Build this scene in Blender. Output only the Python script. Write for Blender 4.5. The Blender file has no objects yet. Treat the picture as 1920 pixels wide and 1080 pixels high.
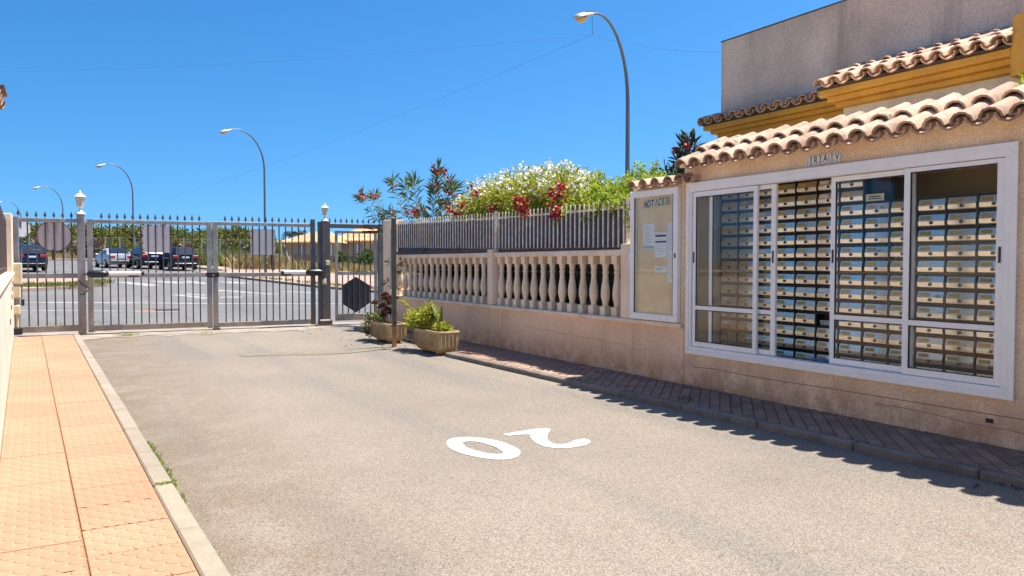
import bpy, bmesh, math, random
from mathutils import Vector, Matrix
random.seed(7)
PI = math.pi
sc = bpy.context.scene
COL = sc.collection

# ---------------------------------------------------------------- camera
FPX = 1450.0; EYE = 1.6
YAW = math.atan(833/FPX); PIT = math.atan(47/FPX)
cam_d = bpy.data.cameras.new('camera'); cam = bpy.data.objects.new('camera', cam_d); COL.objects.link(cam)
cam_d.sensor_width = 36; cam_d.lens = 36*FPX/1920
cam_d.clip_start = 0.05; cam_d.clip_end = 3000
cam.location = (0, 0, EYE); cam.rotation_euler = (PI/2-PIT, 0, -YAW)
sc.camera = cam
# ---------------------------------------------------------------- light
SUNDIR = Vector((0.37, -0.08, 1.0)).normalized()
SKY_G = 1.3; SKY_T = (5.8, 6.4, 6.25)
w = bpy.data.worlds.new('World'); sc.world = w; w.use_nodes = True
nt = w.node_tree; nt.nodes.clear()
sky = nt.nodes.new('ShaderNodeTexSky'); sky.sky_type = 'NISHITA'; sky.sun_disc = False
sky.sun_elevation = math.asin(SUNDIR.z); sky.sun_rotation = math.atan2(SUNDIR.x, SUNDIR.y)
sky.altitude = 20; sky.air_density = 1.0; sky.dust_density = 1.0; sky.ozone_density = 3.2
hs = nt.nodes.new('ShaderNodeHueSaturation'); hs.inputs['Saturation'].default_value = 1.2
bg = nt.nodes.new('ShaderNodeBackground'); bg.inputs['Strength'].default_value = 0.12
wo = nt.nodes.new('ShaderNodeOutputWorld')
tc = nt.nodes.new('ShaderNodeTexCoord'); mp = nt.nodes.new('ShaderNodeMapping'); mp.vector_type = 'POINT'   # even blue down to the skyline, all round
mp.inputs['Scale'].default_value = (1, 1, .8); mp.inputs['Location'].default_value = (0, 0, .14)
nt.links.new(tc.outputs['Generated'], mp.inputs[0]); nt.links.new(mp.outputs[0], sky.inputs[0])
def vmul(k):
    m_ = nt.nodes.new('ShaderNodeMix'); m_.data_type = 'RGBA'; m_.blend_type = 'MULTIPLY'; m_.inputs[0].default_value = 1; m_.inputs[7].default_value = (*k, 1); return m_
m1 = vmul((.1, .1, .1)); gm = nt.nodes.new('ShaderNodeGamma'); gm.inputs[1].default_value = SKY_G; m2_ = vmul(SKY_T)
nt.links.new(sky.outputs[0], m1.inputs[6]); nt.links.new(m1.outputs[2], gm.inputs[0]); nt.links.new(gm.outputs[0], m2_.inputs[6])
nt.links.new(m2_.outputs[2], hs.inputs['Color']); nt.links.new(hs.outputs[0], bg.inputs[0]); nt.links.new(bg.outputs[0], wo.inputs[0])
sl = bpy.data.lights.new('sun', 'SUN'); sl.energy = 3.4; sl.angle = math.radians(0.53); sl.color = (1.0, 0.94, 0.83)
sun = bpy.data.objects.new('sun', sl); COL.objects.link(sun)
sun.rotation_euler = SUNDIR.to_track_quat('Z', 'Y').to_euler(); sun.location = (10, 10, 30)
vs = sc.view_settings; vs.view_transform = 'Standard'; vs.look = 'None'; vs.exposure = 1.7; vs.gamma = 1.0
vs.use_curve_mapping = False
sc.display_settings.display_device = 'sRGB'

# ---------------------------------------------------------------- pixel -> world helpers (photo pixels)
_F = Vector((math.sin(YAW)*math.cos(PIT), math.cos(YAW)*math.cos(PIT), -math.sin(PIT)))
_R = Vector((math.cos(YAW), -math.sin(YAW), 0)); _U = _R.cross(_F); _C = Vector((0, 0, EYE))
def ray(u, v): return _F + _R*((u-960)/FPX) - _U*((v-540)/FPX)
def gx(u, v, X): d = ray(u, v); return _C + d*(X/d.x)
def gy(u, v, Y): d = ray(u, v); return _C + d*(Y/d.y)
def gz(u, v, z=0.0): d = ray(u, v); return _C + d*((z-EYE)/d.z)
def gd(u, v, Z): return _C + ray(u, v)*Z
SV = Vector((-0.2402, 0.9707, 0)); AV = Vector((0.9707, 0.2402, 0))     # along / across the street beyond the gate
PROF = [(-4000, 0), (20, 0), (30, .19), (36, .32), (46, .68), (54, .97), (61, 1.17), (88, 1.92), (140, 2.6), (400, 4), (4000, 6)]
def gh(x, y):
    s = SV.x*x+SV.y*y
    for (a, b), (c, d) in zip(PROF, PROF[1:]):
        if s <= c: return b+(d-b)*max(0, s-a)/(c-a) if s > a else b
    return PROF[-1][1]
def G(u, v):
    d = ray(u, v); t = 12.0
    while t < 420:
        p = _C+d*t
        if p.z < gh(p.x, p.y): return p
        t += 0.05
    return _C+d*400
def AS(a, s, z=0):
    p = AV*a+SV*s; return Vector((p.x, p.y, gh(p.x, p.y)+z))

# ---------------------------------------------------------------- materials
MATS = {}
def mat(name, col, rough=.8, metal=0.0, var=0.0, vscale=3.0, col2=None, bump=0.0, bscale=200.0, spec=.5,
        rnd=0.0, speck=0.0, sscale=300.0, dirt=None, streak=None, transl=0.0, emit=None, cells=0, tracks=None, detail=4.0, distance=.01):
    if name in MATS: return MATS[name]
    m = bpy.data.materials.new(name); m.use_nodes = True; MATS[name] = m
    n = m.node_tree.nodes; L = m.node_tree.links
    b = n['Principled BSDF']; b.inputs['Roughness'].default_value = rough; b.inputs['Metallic'].default_value = metal
    b.inputs['Specular IOR Level'].default_value = spec
    geo = n.new('ShaderNodeNewGeometry'); P = geo.outputs['Position']
    rgb = n.new('ShaderNodeRGB'); rgb.outputs[0].default_value = (*col, 1); cur = rgb.outputs[0]
    def noise(scale, det=detail, rg=.55, vec=P):
        t = n.new('ShaderNodeTexNoise'); t.inputs['Scale'].default_value = scale; t.inputs['Detail'].default_value = det
        t.inputs['Roughness'].default_value = rg; L.new(vec, t.inputs['Vector']); return t.outputs['Fac']
    def ramp(f, a, b_):
        r = n.new('ShaderNodeMapRange'); r.inputs[1].default_value = a; r.inputs[2].default_value = b_; L.new(f, r.inputs[0]); r.interpolation_type = 'SMOOTHSTEP'; return r.outputs[0]
    def mix(fac, c1, c2, mode='MIX'):
        x = n.new('ShaderNodeMix'); x.data_type = 'RGBA'; x.blend_type = mode
        if isinstance(fac, float): x.inputs[0].default_value = fac
        else: L.new(fac, x.inputs[0])
        if isinstance(c1, tuple): x.inputs[6].default_value = (*c1, 1)
        else: L.new(c1, x.inputs[6])
        if isinstance(c2, tuple): x.inputs[7].default_value = (*c2, 1)
        else: L.new(c2, x.inputs[7])
        return x.outputs[2]
    def mul(f, k):
        x = n.new('ShaderNodeMath'); x.operation = 'MULTIPLY'; L.new(f, x.inputs[0])
        if isinstance(k, float): x.inputs[1].default_value = k
        else: L.new(k, x.inputs[1])
        return x.outputs[0]
    if var > 0 or col2:
        c2 = col2 if col2 else tuple(c*(1-var) for c in col)
        cur = mix(ramp(noise(vscale), .35, .68), cur, c2)
    if tracks:
        mp = n.new('ShaderNodeMapping'); mp.inputs['Scale'].default_value = (1, .10, 1); mp.inputs['Rotation'].default_value = (0, 0, -.12); L.new(P, mp.inputs[0])
        cur = mix(mul(ramp(noise(1.1, 3.0, .5, mp.outputs[0]), .48, .66), .8), cur, tracks[0])
        cur = mix(mul(ramp(noise(2.6, 6.0, .75), .56, .70), .5), cur, tracks[1])
        if len(tracks) > 2:          # dust and grit gathered along the left kerb
            sx_ = n.new('ShaderNodeSeparateXYZ'); L.new(P, sx_.inputs[0]); cur = mix(mul(mul(ramp(sx_.outputs[0], 2.3, .4), ramp(noise(1.6, 5.0, .7), .25, .6)), .85), cur, tracks[2])
    if rnd > 0:
        oi = n.new('ShaderNodeObjectInfo'); mr = n.new('ShaderNodeMapRange'); mr.inputs[3].default_value = 1-rnd; mr.inputs[4].default_value = 1+rnd*.6
        L.new(oi.outputs['Random'], mr.inputs[0]); cur = mix(1.0, cur, mr.outputs[0], 'MULTIPLY')
    if speck > 0:
        f = ramp(noise(sscale, 1.0, .5), .3, .7)
        if cells:
            vo = n.new('ShaderNodeTexVoronoi'); vo.inputs['Scale'].default_value = cells; L.new(P, vo.inputs['Vector'])
            sp3 = n.new('ShaderNodeSeparateColor'); L.new(vo.outputs['Color'], sp3.inputs[0]); f = sp3.outputs[0]
        mr = n.new('ShaderNodeMapRange'); mr.inputs[3].default_value = 1-speck; mr.inputs[4].default_value = 1+speck; L.new(f, mr.inputs[0])
        cur = mix(1.0, cur, mr.outputs[0], 'MULTIPLY')
    if dirt:                       # (z0, z1, colour, amount): splash-back grime near the ground, broken up by noise
        sx = n.new('ShaderNodeSeparateXYZ'); L.new(P, sx.inputs[0])
        f = ramp(sx.outputs[2], dirt[1], dirt[0]); f2 = ramp(noise(4.5, 6.0, .7), .3, .62)
        cur = mix(mul(mul(f, f2), dirt[3]), cur, dirt[2])
    if streak:                     # (colour, amount, scale) vertical weather streaks / stains
        mp = n.new('ShaderNodeMapping'); mp.inputs['Scale'].default_value = (1, 1, .12); L.new(P, mp.inputs[0])
        f = ramp(noise(streak[2], 5.0, .65, mp.outputs[0]), .52, .72)
        cur = mix(mul(f, streak[1]), cur, streak[0])
    L.new(cur, b.inputs['Base Color'])
    if bump > 0:
        bp = n.new('ShaderNodeBump'); bp.inputs['Strength'].default_value = bump; bp.inputs['Distance'].default_value = distance
        L.new(noise(bscale, 3.0), bp.inputs['Height']); L.new(bp.outputs[0], b.inputs['Normal'])
    if transl > 0:
        tr = n.new('ShaderNodeBsdfTranslucent'); L.new(cur, tr.inputs[0]); ms = n.new('ShaderNodeMixShader'); ms.inputs[0].default_value = transl
        L.new(b.outputs[0], ms.inputs[1]); L.new(tr.outputs[0], ms.inputs[2]); L.new(ms.outputs[0], n['Material Output'].inputs[0])
    return m
def glass_mat(name, tint=(.9, .95, .95), f0=.045):
    m = bpy.data.materials.new(name); m.use_nodes = True; n = m.node_tree.nodes; L = m.node_tree.links; n.clear()
    t = n.new('ShaderNodeBsdfTransparent'); t.inputs[0].default_value = (*tint, 1)
    g = n.new('ShaderNodeBsdfGlossy'); g.inputs['Roughness'].default_value = .01
    ge = n.new('ShaderNodeNewGeometry'); dt = n.new('ShaderNodeVectorMath'); dt.operation = 'DOT_PRODUCT'
    L.new(ge.outputs['Normal'], dt.inputs[0]); L.new(ge.outputs['Incoming'], dt.inputs[1])
    ab = n.new('ShaderNodeMath'); ab.operation = 'ABSOLUTE'; L.new(dt.outputs['Value'], ab.inputs[0])
    om = n.new('ShaderNodeMath'); om.operation = 'SUBTRACT'; om.inputs[0].default_value = 1; L.new(ab.outputs[0], om.inputs[1])
    pw = n.new('ShaderNodeMath'); pw.operation = 'POWER'; pw.inputs[1].default_value = 5; L.new(om.outputs[0], pw.inputs[0])
    ma = n.new('ShaderNodeMath'); ma.operation = 'MULTIPLY_ADD'; ma.inputs[1].default_value = 1-f0; ma.inputs[2].default_value = f0; L.new(pw.outputs[0], ma.inputs[0])
    mx = n.new('ShaderNodeMixShader'); o = n.new('ShaderNodeOutputMaterial')
    L.new(ma.outputs[0], mx.inputs[0]); L.new(t.outputs[0], mx.inputs[1]); L.new(g.outputs[0], mx.inputs[2]); L.new(mx.outputs[0], o.inputs[0])
    MATS[name] = m; return m

M_road = mat('road_asphalt', (.202, .168, .136), .92, col2=(.172, .145, .120), vscale=.4, speck=.50, cells=150, bump=.10, bscale=120, distance=.004, tracks=((.145, .131, .116), (.165, .125, .092), (.135, .102, .070)))
M_joint = mat('sandy_joint', (.26, .15, .07), .95, var=.3, vscale=20)
M_street = mat('street_asphalt', (.118, .115, .114), .9, col2=(.14, .136, .132), vscale=.25, speck=.2, cells=30, tracks=((.10, .10, .10), (.13, .12, .11)))
M_line = mat('worn_line_paint', (.33, .325, .32), .8, col2=(.19, .185, .18), vscale=1.6, speck=.2, cells=30)
M_apron = mat('concrete_apron', (.30, .255, .21), .9, col2=(.19, .155, .12), vscale=2.2, speck=.12, sscale=90, bump=.3, bscale=60)
M_soil = mat('dry_soil', (.36, .27, .16), .95, col2=(.25, .20, .11), vscale=.4, speck=.15, sscale=12)
M_kerb = mat('kerb_concrete', (.27, .228, .178), .85, var=.15, vscale=6, rnd=.08, speck=.12, cells=200, bump=.2, bscale=180)
M_kerb2 = mat('kerb_grey', (.20, .175, .15), .85, var=.3, vscale=6, rnd=.08, speck=.15, cells=160, bump=.2, bscale=150)
M_paint = mat('road_paint', (.47, .46, .45), .7, var=.12, vscale=9, speck=.16, cells=150)
M_stucco = mat('pink_stucco', (.90, .62, .41), .9, col2=(.82, .54, .34), vscale=1.3, speck=.16, cells=110, bump=.2, bscale=110,
               dirt=(.02, .60, (.50, .26, .10), .95), streak=((.56, .36, .21), .5, 2.5))
M_stucco_hi = mat('sand_stucco', (.90, .69, .46), .9, col2=(.82, .58, .38), vscale=1.5, speck=.20, cells=110, bump=.25, bscale=110,
               dirt=(.0, .74, (.46, .25, .13), .95), streak=((.56, .38, .23), .5, 2.2))
M_cap = mat('pinkish_coping', (.92, .72, .52), .8, col2=(.82, .60, .42), vscale=2.5, speck=.07, sscale=120, bump=.15, bscale=100, streak=((.50, .35, .21), .45, 5))
M_balu = mat('cast_stone', (.94, .75, .54), .8, col2=(.86, .64, .43), vscale=3.5, rnd=.10, speck=.06, sscale=160, bump=.15, bscale=120)
M_wwhite = mat('white_render', (.74, .63, .52), .85, col2=(.62, .50, .40), vscale=2.0, speck=.08, sscale=150, bump=.25, bscale=120)
M_alu = mat('white_aluminium', (.92, .885, .84), .35, var=.05, vscale=8)
M_rubber = mat('black_rubber', (.02, .02, .022), .5)
M_steel = mat('galvanised_steel', (.34, .325, .31), .5, .1, col2=(.235, .225, .22), vscale=5, speck=.1, sscale=80, dirt=(0, 1.5, (.29, .19, .11), .8), streak=((.17, .12, .08), .45, 9))
M_steeld = mat('dark_steel', (.125, .12, .115), .5, .2, col2=(.09, .088, .09), vscale=5, dirt=(0, .9, (.16, .09, .05), .8), streak=((.22, .18, .14), .5, 7))
M_bar = mat('weathered_bars', (.085, .07, .07), .55, .2, col2=(.13, .09, .065), vscale=9)
M_post = mat('green_grey_steel', (.075, .09, .08), .55, .2, var=.25, vscale=6, dirt=(.35, .55, (.40, .19, .06), 1.0))
M_signback = mat('sign_back_grey', (.66, .58, .53), .6, .05, var=.12, vscale=3, streak=((.22, .17, .16), .6, 12))
M_signwhite = mat('board_pale', (.84, .77, .72), .6, var=.08, vscale=3)
M_signdark = mat('dark_sign', (.045, .048, .055), .5, .1, var=.3, vscale=6)
M_black = mat('black_plastic', (.012, .013, .015), .32)
M_tubew = mat('white_tube', (.85, .85, .85), .3)
M_lampw = mat('lantern_white', (.78, .74, .66), .5, var=.2, vscale=12)
M_lglass = mat('lantern_glass', (.50, .47, .38), .15)
M_cream = mat('cream_plastic', (.62, .54, .36), .55, var=.15, vscale=6)
M_tile = mat('terracotta_tile', (.56, .38, .27), .85, col2=(.40, .25, .17), vscale=6, rnd=.28, speck=.16, sscale=140, bump=.2, bscale=100, streak=((.09, .065, .05), .8, 9))
M_tiledark = mat('old_dark_tile', (.38, .23, .15), .88, col2=(.22, .13, .09), vscale=7, rnd=.3, speck=.12, sscale=140, bump=.2, bscale=90, streak=((.07, .05, .04), .8, 9))
M_ochre = mat('ochre_paint', (.60, .325, .042), .75, col2=(.50, .265, .038), vscale=2.0, speck=.05, sscale=80, bump=.15, bscale=70, streak=((.34, .19, .05), .4, 4))
M_grey = mat('grey_render', (.74, .59, .45), .92, col2=(.55, .44, .34), vscale=.9, speck=.16, cells=75, bump=.2, bscale=90, streak=((.33, .27, .21), .7, 1.6))
M_edge = mat('dark_weathered_edge', (.14, .12, .10), .9, var=.3, vscale=5)
M_cream_wall = mat('cream_wall', (.66, .62, .50), .9, var=.2, vscale=2, speck=.12, sscale=80, bump=.4, bscale=80)
M_int = mat('interior_plaster', (.80, .66, .44), .8, var=.06, vscale=2)
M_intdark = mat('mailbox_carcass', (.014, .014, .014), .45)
M_door = mat('mailbox_aluminium', (.95, .86, .69), .25, .82, rnd=.08, var=.08, vscale=30, bump=.05, bscale=25)
M_label = mat('brass_label', (.62, .40, .085), .4, .2, rnd=.25)
M_label2 = mat('white_label', (.72, .72, .70), .6)
M_lock = mat('lock_metal', (.10, .10, .10), .35, .6)
M_lockin = mat('lock_core', (.5, .5, .48), .3, 1.0)
M_glass = glass_mat('window_glass', (.96, .97, .965), .025)
M_cork = mat('board_backing', (.86, .66, .38), .85, col2=(.76, .56, .32), vscale=3.0, speck=.04, sscale=60, streak=((.58, .42, .22), .5, 1.6))
M_paper = mat('paper', (.88, .87, .85), .8, var=.05, vscale=20)
M_ink = mat('dark_ink', (.03, .03, .04), .8)
M_inkg = mat('grey_ink', (.35, .36, .38), .8)
M_teal = mat('teal_strip', (.25, .55, .58), .7)
M_plate = mat('letter_board', (.72, .66, .45), .6)
M_glaze = mat('glazed_tile', (.78, .76, .72), .3)
M_planter = mat('planter_concrete', (.50, .37, .21), .85, col2=(.40, .28, .14), vscale=5, speck=.12, sscale=90, bump=.4, bscale=90, dirt=(0, .35, (.36, .19, .06), .8))
M_planter_soil = mat('potting_soil', (.10, .07, .05), .95, var=.4, vscale=20)
M_brick = mat('pink_paver', (.33, .205, .145), .9, rnd=.2, var=.2, vscale=4, speck=.2, cells=160, bump=.3, bscale=130)
M_mortar = mat('dark_joint', (.07, .055, .05), .95, var=.3, vscale=20)
M_fencebar = mat('cream_bar', (.92, .84, .70), .6, col2=(.74, .56, .40), vscale=14, rnd=.1)
M_fencedark = mat('rusty_frame', (.10, .065, .055), .7, col2=(.20, .10, .05), vscale=10)
M_screen = mat('grey_screen_cloth', (.072, .083, .10), .8, var=.25, vscale=3)
M_lampcol = mat('lamp_column_steel', (.16, .17, .19), .45, .5, var=.15, vscale=3)
M_lamphead = mat('lamp_head', (.40, .38, .37), .5, .2)
M_lampbowl = mat('lamp_bowl', (.50, .33, .12), .25)
M_cable = mat('cable', (.07, .16, .30), .6)
M_tyre = mat('tyre', (.015, .015, .015), .8)
M_rim = mat('alloy_rim', (.45, .46, .48), .3, .8)
M_carglass = mat('car_glass', (.015, .02, .03), .05, 0, spec=.8)
M_tail = mat('tail_light', (.42, .01, .012), .2)
M_grassy = mat('grass_blades', (.22, .30, .04), .8, col2=(.30, .32, .06), vscale=8, transl=.25)
M_dry = mat('dry_grass', (.42, .31, .13), .9, col2=(.28, .23, .09), vscale=.9, transl=.2)
M_scrub = mat('green_scrub', (.17, .22, .035), .8, col2=(.26, .25, .06), vscale=1.2, transl=.3)
M_pine = mat('pine_foliage', (.13, .155, .022), .8, col2=(.20, .19, .035), vscale=.8, transl=.3)
M_pined = mat('bare_brush', (.22, .15, .09), .9, col2=(.13, .10, .05), vscale=1.0)
M_bark = mat('bark', (.16, .12, .085), .9, var=.3, vscale=14)
M_oleaf = mat('oleander_leaf', (.08, .12, .035), .6, col2=(.13, .17, .04), vscale=5, transl=.3, spec=.2)
M_lleaf = mat('vine_leaf', (.42, .48, .045), .5, col2=(.22, .32, .03), vscale=6, transl=.45, spec=.25)
M_jleaf = mat('bush_leaf', (.50, .47, .055), .55, col2=(.20, .26, .035), vscale=4, transl=.4, spec=.25)
M_white = mat('white_petals', (.80, .80, .70), .6, transl=.3)
M_red = mat('crimson_petals', (.50, .012, .035), .5, col2=(.30, .01, .03), vscale=20, transl=.2)
M_cactus = mat('cactus_skin', (.16, .20, .05), .7, var=.3, vscale=20)
M_aeon = mat('dark_red_leaf', (.10, .035, .03), .5, col2=(.17, .06, .03), vscale=12)
M_ytile = mat('far_roof_tile', (.50, .26, .13), .85, col2=(.58, .35, .20), vscale=1.0, speck=.12, sscale=6)
M_farwall = mat('far_wall', (.42, .36, .28), .9, var=.15, vscale=.8)
M_farshade = mat('far_blind', (.22, .24, .28), .6)
M_stone = mat('rubble_stone', (.38, .28, .20), .9, col2=(.28, .20, .14), vscale=2.0, speck=.2, sscale=8)
M_pinkpave = mat('pink_pavement', (.32, .235, .19), .9, col2=(.28, .19, .15), vscale=.5, speck=.06, sscale=8)
M_conc_post = mat('concrete_post', (.45, .43, .40), .9, var=.15, vscale=3)
M_wire = mat('chain_link', (.30, .30, .28), .6, .3)
M_bluebox = mat('blue_cloth', (.08, .22, .55), .7)
M_strip = mat('strip_brown', (.19, .165, .125), .9, var=.25, vscale=9, speck=.3, cells=120)
M_crack = mat('crack_line', (.30, .17, .10), .95)
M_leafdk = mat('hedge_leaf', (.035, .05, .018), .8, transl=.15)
def paving_material():
    m = bpy.data.materials.new('fish_scale_paving'); m.use_nodes = True; n = m.node_tree.nodes; L = m.node_tree.links
    b = n['Principled BSDF']; b.inputs['Roughness'].default_value = .85; b.inputs['Specular IOR Level'].default_value = .3
    g = n.new('ShaderNodeNewGeometry'); s = n.new('ShaderNodeSeparateXYZ'); L.new(g.outputs['Position'], s.inputs[0])
    def M(op, a, b_=None, c=None):
        x = n.new('ShaderNodeMath'); x.operation = op
        for i, v in enumerate((a, b_, c)):
            if v is None: continue
            if isinstance(v, (int, float)): x.inputs[i].default_value = v
            else: L.new(v, x.inputs[i])
        return x.outputs[0]
    X = M('ADD', s.outputs[0], M('MULTIPLY', s.outputs[1], .032))
    v = M('DIVIDE', s.outputs[1], .078); row = M('FLOOR', v); odd = M('MULTIPLY', M('MODULO', row, 2.0), .5)
    u = M('ADD', M('DIVIDE', X, .118), odd)
    fu = M('SUBTRACT', M('FRACT', u), .5); fv = M('FRACT', v)
    fv2 = M('MULTIPLY', M('SUBTRACT', fv, .62), .85)
    d = M('SQRT', M('ADD', M('MULTIPLY', fu, fu), M('MULTIPLY', fv2, fv2)))
    mr = n.new('ShaderNodeMapRange'); mr.interpolation_type = 'SMOOTHSTEP'; mr.inputs[1].default_value = .40; mr.inputs[2].default_value = .50; mr.inputs[3].default_value = 1; mr.inputs[4].default_value = 0
    L.new(d, mr.inputs[0])
    hgt = M('MULTIPLY', mr.outputs[0], M('SUBTRACT', 1.3, fv))
    bp = n.new('ShaderNodeBump'); bp.inputs['Strength'].default_value = 1.0; bp.inputs['Distance'].default_value = .012
    L.new(hgt, bp.inputs['Height']); L.new(bp.outputs[0], b.inputs['Normal'])
    nz = n.new('ShaderNodeTexNoise'); nz.inputs['Scale'].default_value = 1.6; nz.inputs['Detail'].default_value = 6; L.new(g.outputs['Position'], nz.inputs['Vector'])
    nz2 = n.new('ShaderNodeTexNoise'); nz2.inputs['Scale'].default_value = 170; nz2.inputs['Detail'].default_value = 2; L.new(g.outputs['Position'], nz2.inputs['Vector'])
    def mix(f, a, b_, mode='MIX'):
        x = n.new('ShaderNodeMix'); x.data_type = 'RGBA'; x.blend_type = mode
        if isinstance(f, float): x.inputs[0].default_value = f
        else: L.new(f, x.inputs[0])
        for i, c in ((6, a), (7, b_)):
            if isinstance(c, tuple): x.inputs[i].default_value = (*c, 1)
            else: L.new(c, x.inputs[i])
        return x.outputs[2]
    r = n.new('ShaderNodeMapRange'); r.inputs[1].default_value = .35; r.inputs[2].default_value = .65; L.new(nz.outputs[0], r.inputs[0])
    c = mix(r.outputs[0], (.37, .188, .116), (.395, .212, .132))
    c = mix(M('MULTIPLY', M('SUBTRACT', 1.0, mr.outputs[0]), .5), c, (.43, .255, .155))     # paler worn rims between scales
    oi = n.new('ShaderNodeObjectInfo'); m2 = n.new('ShaderNodeMapRange'); m2.inputs[3].default_value = .93; m2.inputs[4].default_value = 1.05; L.new(oi.outputs['Random'], m2.inputs[0])
    c = mix(1.0, c, m2.outputs[0], 'MULTIPLY')
    m3 = n.new('ShaderNodeMapRange'); m3.inputs[3].default_value = .88; m3.inputs[4].default_value = 1.1; L.new(nz2.outputs[0], m3.inputs[0]); c = mix(1.0, c, m3.outputs[0], 'MULTIPLY')
    L.new(c, b.inputs['Base Color']); return m
M_fish = paving_material()

# ---------------------------------------------------------------- object helpers
ORG = {}
def tag(o, label=None, cat=None, group=None, kind=None):
    if label: o['label'] = label
    if cat: o['category'] = cat
    if group: o['group'] = group
    if kind: o['kind'] = kind
    return o
def thing(name, label, cat, loc=(0, 0, 0), group=None, rz=0.0):
    o = bpy.data.objects.new(name, None); COL.objects.link(o); o.empty_display_size = .2
    o.location = loc; o.rotation_euler = (0, 0, rz); tag(o, label, cat, group)
    if rz == 0.0: ORG[o] = Vector(loc)
    return o
class MB:
    def __init__(s): s.v = []; s.f = []
    def add(s, vs, fs):
        k = len(s.v); s.v += [Vector(p) for p in vs]; s.f += [tuple(i+k for i in f) for f in fs]; return s
    def box(s, x0, x1, y0, y1, z0, z1):
        return s.add([(x0,y0,z0),(x1,y0,z0),(x1,y1,z0),(x0,y1,z0),(x0,y0,z1),(x1,y0,z1),(x1,y1,z1),(x0,y1,z1)],
                     [(0,3,2,1),(4,5,6,7),(0,1,5,4),(1,2,6,5),(2,3,7,6),(3,0,4,7)])
    def obox(s, c, size, rz=0.0, M=None):
        hx, hy, hz = [q/2 for q in size]; R = M if M else Matrix.Rotation(rz, 3, 'Z'); c = Vector(c)
        P = [c+R@Vector(p) for p in [(-hx,-hy,-hz),(hx,-hy,-hz),(hx,hy,-hz),(-hx,hy,-hz),(-hx,-hy,hz),(hx,-hy,hz),(hx,hy,hz),(-hx,hy,hz)]]
        return s.add(P, [(0,3,2,1),(4,5,6,7),(0,1,5,4),(1,2,6,5),(2,3,7,6),(3,0,4,7)])
    def tube(s, pts, r, n=8, caps=True):
        pts = [Vector(p) for p in pts]; k = len(s.v); up = Vector((0, 0, 1))
        for i, p in enumerate(pts):
            t = (pts[min(i+1, len(pts)-1)]-pts[max(i-1, 0)]).normalized()
            a = t.cross(up) if abs(t.z) < .95 else t.cross(Vector((0, 1, 0))); a.normalize(); b = t.cross(a)
            rr = r[i] if isinstance(r, (list, tuple)) else r
            for j in range(n):
                an = 2*PI*j/n; s.v.append(p+(a*math.cos(an)+b*math.sin(an))*rr)
        for i in range(len(pts)-1):
            for j in range(n):
                q = k+i*n; s.f.append((q+j, q+(j+1) % n, q+n+(j+1) % n, q+n+j))
        if caps:
            s.f.append(tuple(k+j for j in range(n))[::-1]); s.f.append(tuple(k+(len(pts)-1)*n+j for j in range(n)))
        return s
    def lathe(s, cx, cy, prof, n=12, ph=0.0):
        k = len(s.v)
        for r, z in prof:
            for j in range(n):
                an = 2*PI*j/n+ph; s.v.append(Vector((cx+r*math.cos(an), cy+r*math.sin(an), z)))
        for i in range(len(prof)-1):
            for j in range(n):
                q = k+i*n; s.f.append((q+j, q+(j+1) % n, q+n+(j+1) % n, q+n+j))
        s.f.append(tuple(k+j for j in range(n))[::-1]); s.f.append(tuple(k+(len(prof)-1)*n+j for j in range(n)))
        return s
    def prism(s, poly, vec):
        n = len(poly); vec = Vector(vec); P = [Vector(p) for p in poly]
        return s.add(P+[p+vec for p in P], [tuple(range(n))[::-1], tuple(range(n, 2*n))]+[(i, (i+1) % n, n+(i+1) % n, n+i) for i in range(n)])
    def mesh(s, name, m, smooth=False, bevel=0.0, org=None, recalc=True):
        me = bpy.data.meshes.new(name)
        o = org if org else Vector((0, 0, 0))
        me.from_pydata([tuple(p-o) for p in s.v], [], s.f)
        if recalc or bevel:
            bm = bmesh.new(); bm.from_mesh(me)
            if recalc: bmesh.ops.recalc_face_normals(bm, faces=bm.faces)
            if bevel: bmesh.ops.bevel(bm, geom=[e for e in bm.edges if len(e.link_faces) == 2 and e.calc_face_angle(0) > .6], offset=bevel, segments=1, affect='EDGES', clamp_overlap=True)
            bm.to_mesh(me); bm.free()
        if smooth:
            for p in me.polygons: p.use_smooth = True
            try: me.set_sharp_from_angle(angle=math.radians(40))
            except Exception: pass
        me.materials.append(m); return me
    def build(s, name, m, parent=None, smooth=False, bevel=0.0, recalc=True, label=None):
        org = ORG.get(parent) if parent else None
        me = s.mesh(name, m, smooth, bevel, org, recalc)
        o = bpy.data.objects.new(name, me); COL.objects.link(o)
        if parent:
            o.parent = parent
            if org is not None: ORG[o] = org
            if name == 'stems': o['kind'] = 'stuff'
        else: ORG[o] = Vector((0, 0, 0))
        if label: o['label'] = label
        return o
def inst(name, me, loc, parent=None, rot=(0, 0, 0), scale=None, label=None):
    o = bpy.data.objects.new(name, me); COL.objects.link(o); loc = Vector(loc)
    if parent:
        o.parent = parent; o.location = loc-ORG.get(parent, Vector((0, 0, 0)))
    else: o.location = loc
    o.rotation_euler = rot; ORG[o] = loc
    if scale: o.scale = scale
    if label: o['label'] = label
    return o
def top(o, label, cat, group=None, kind=None):
    """give a one-mesh thing its origin at its own base"""
    me = o.data; xs = [v.co.copy() for v in me.vertices]
    c = Vector(((min(p.x for p in xs)+max(p.x for p in xs))/2, (min(p.y for p in xs)+max(p.y for p in xs))/2, min(p.z for p in xs)))
    me.transform(Matrix.Translation(-c)); o.location = c; ORG[o] = c
    return tag(o, label, cat, group, kind)
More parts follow.
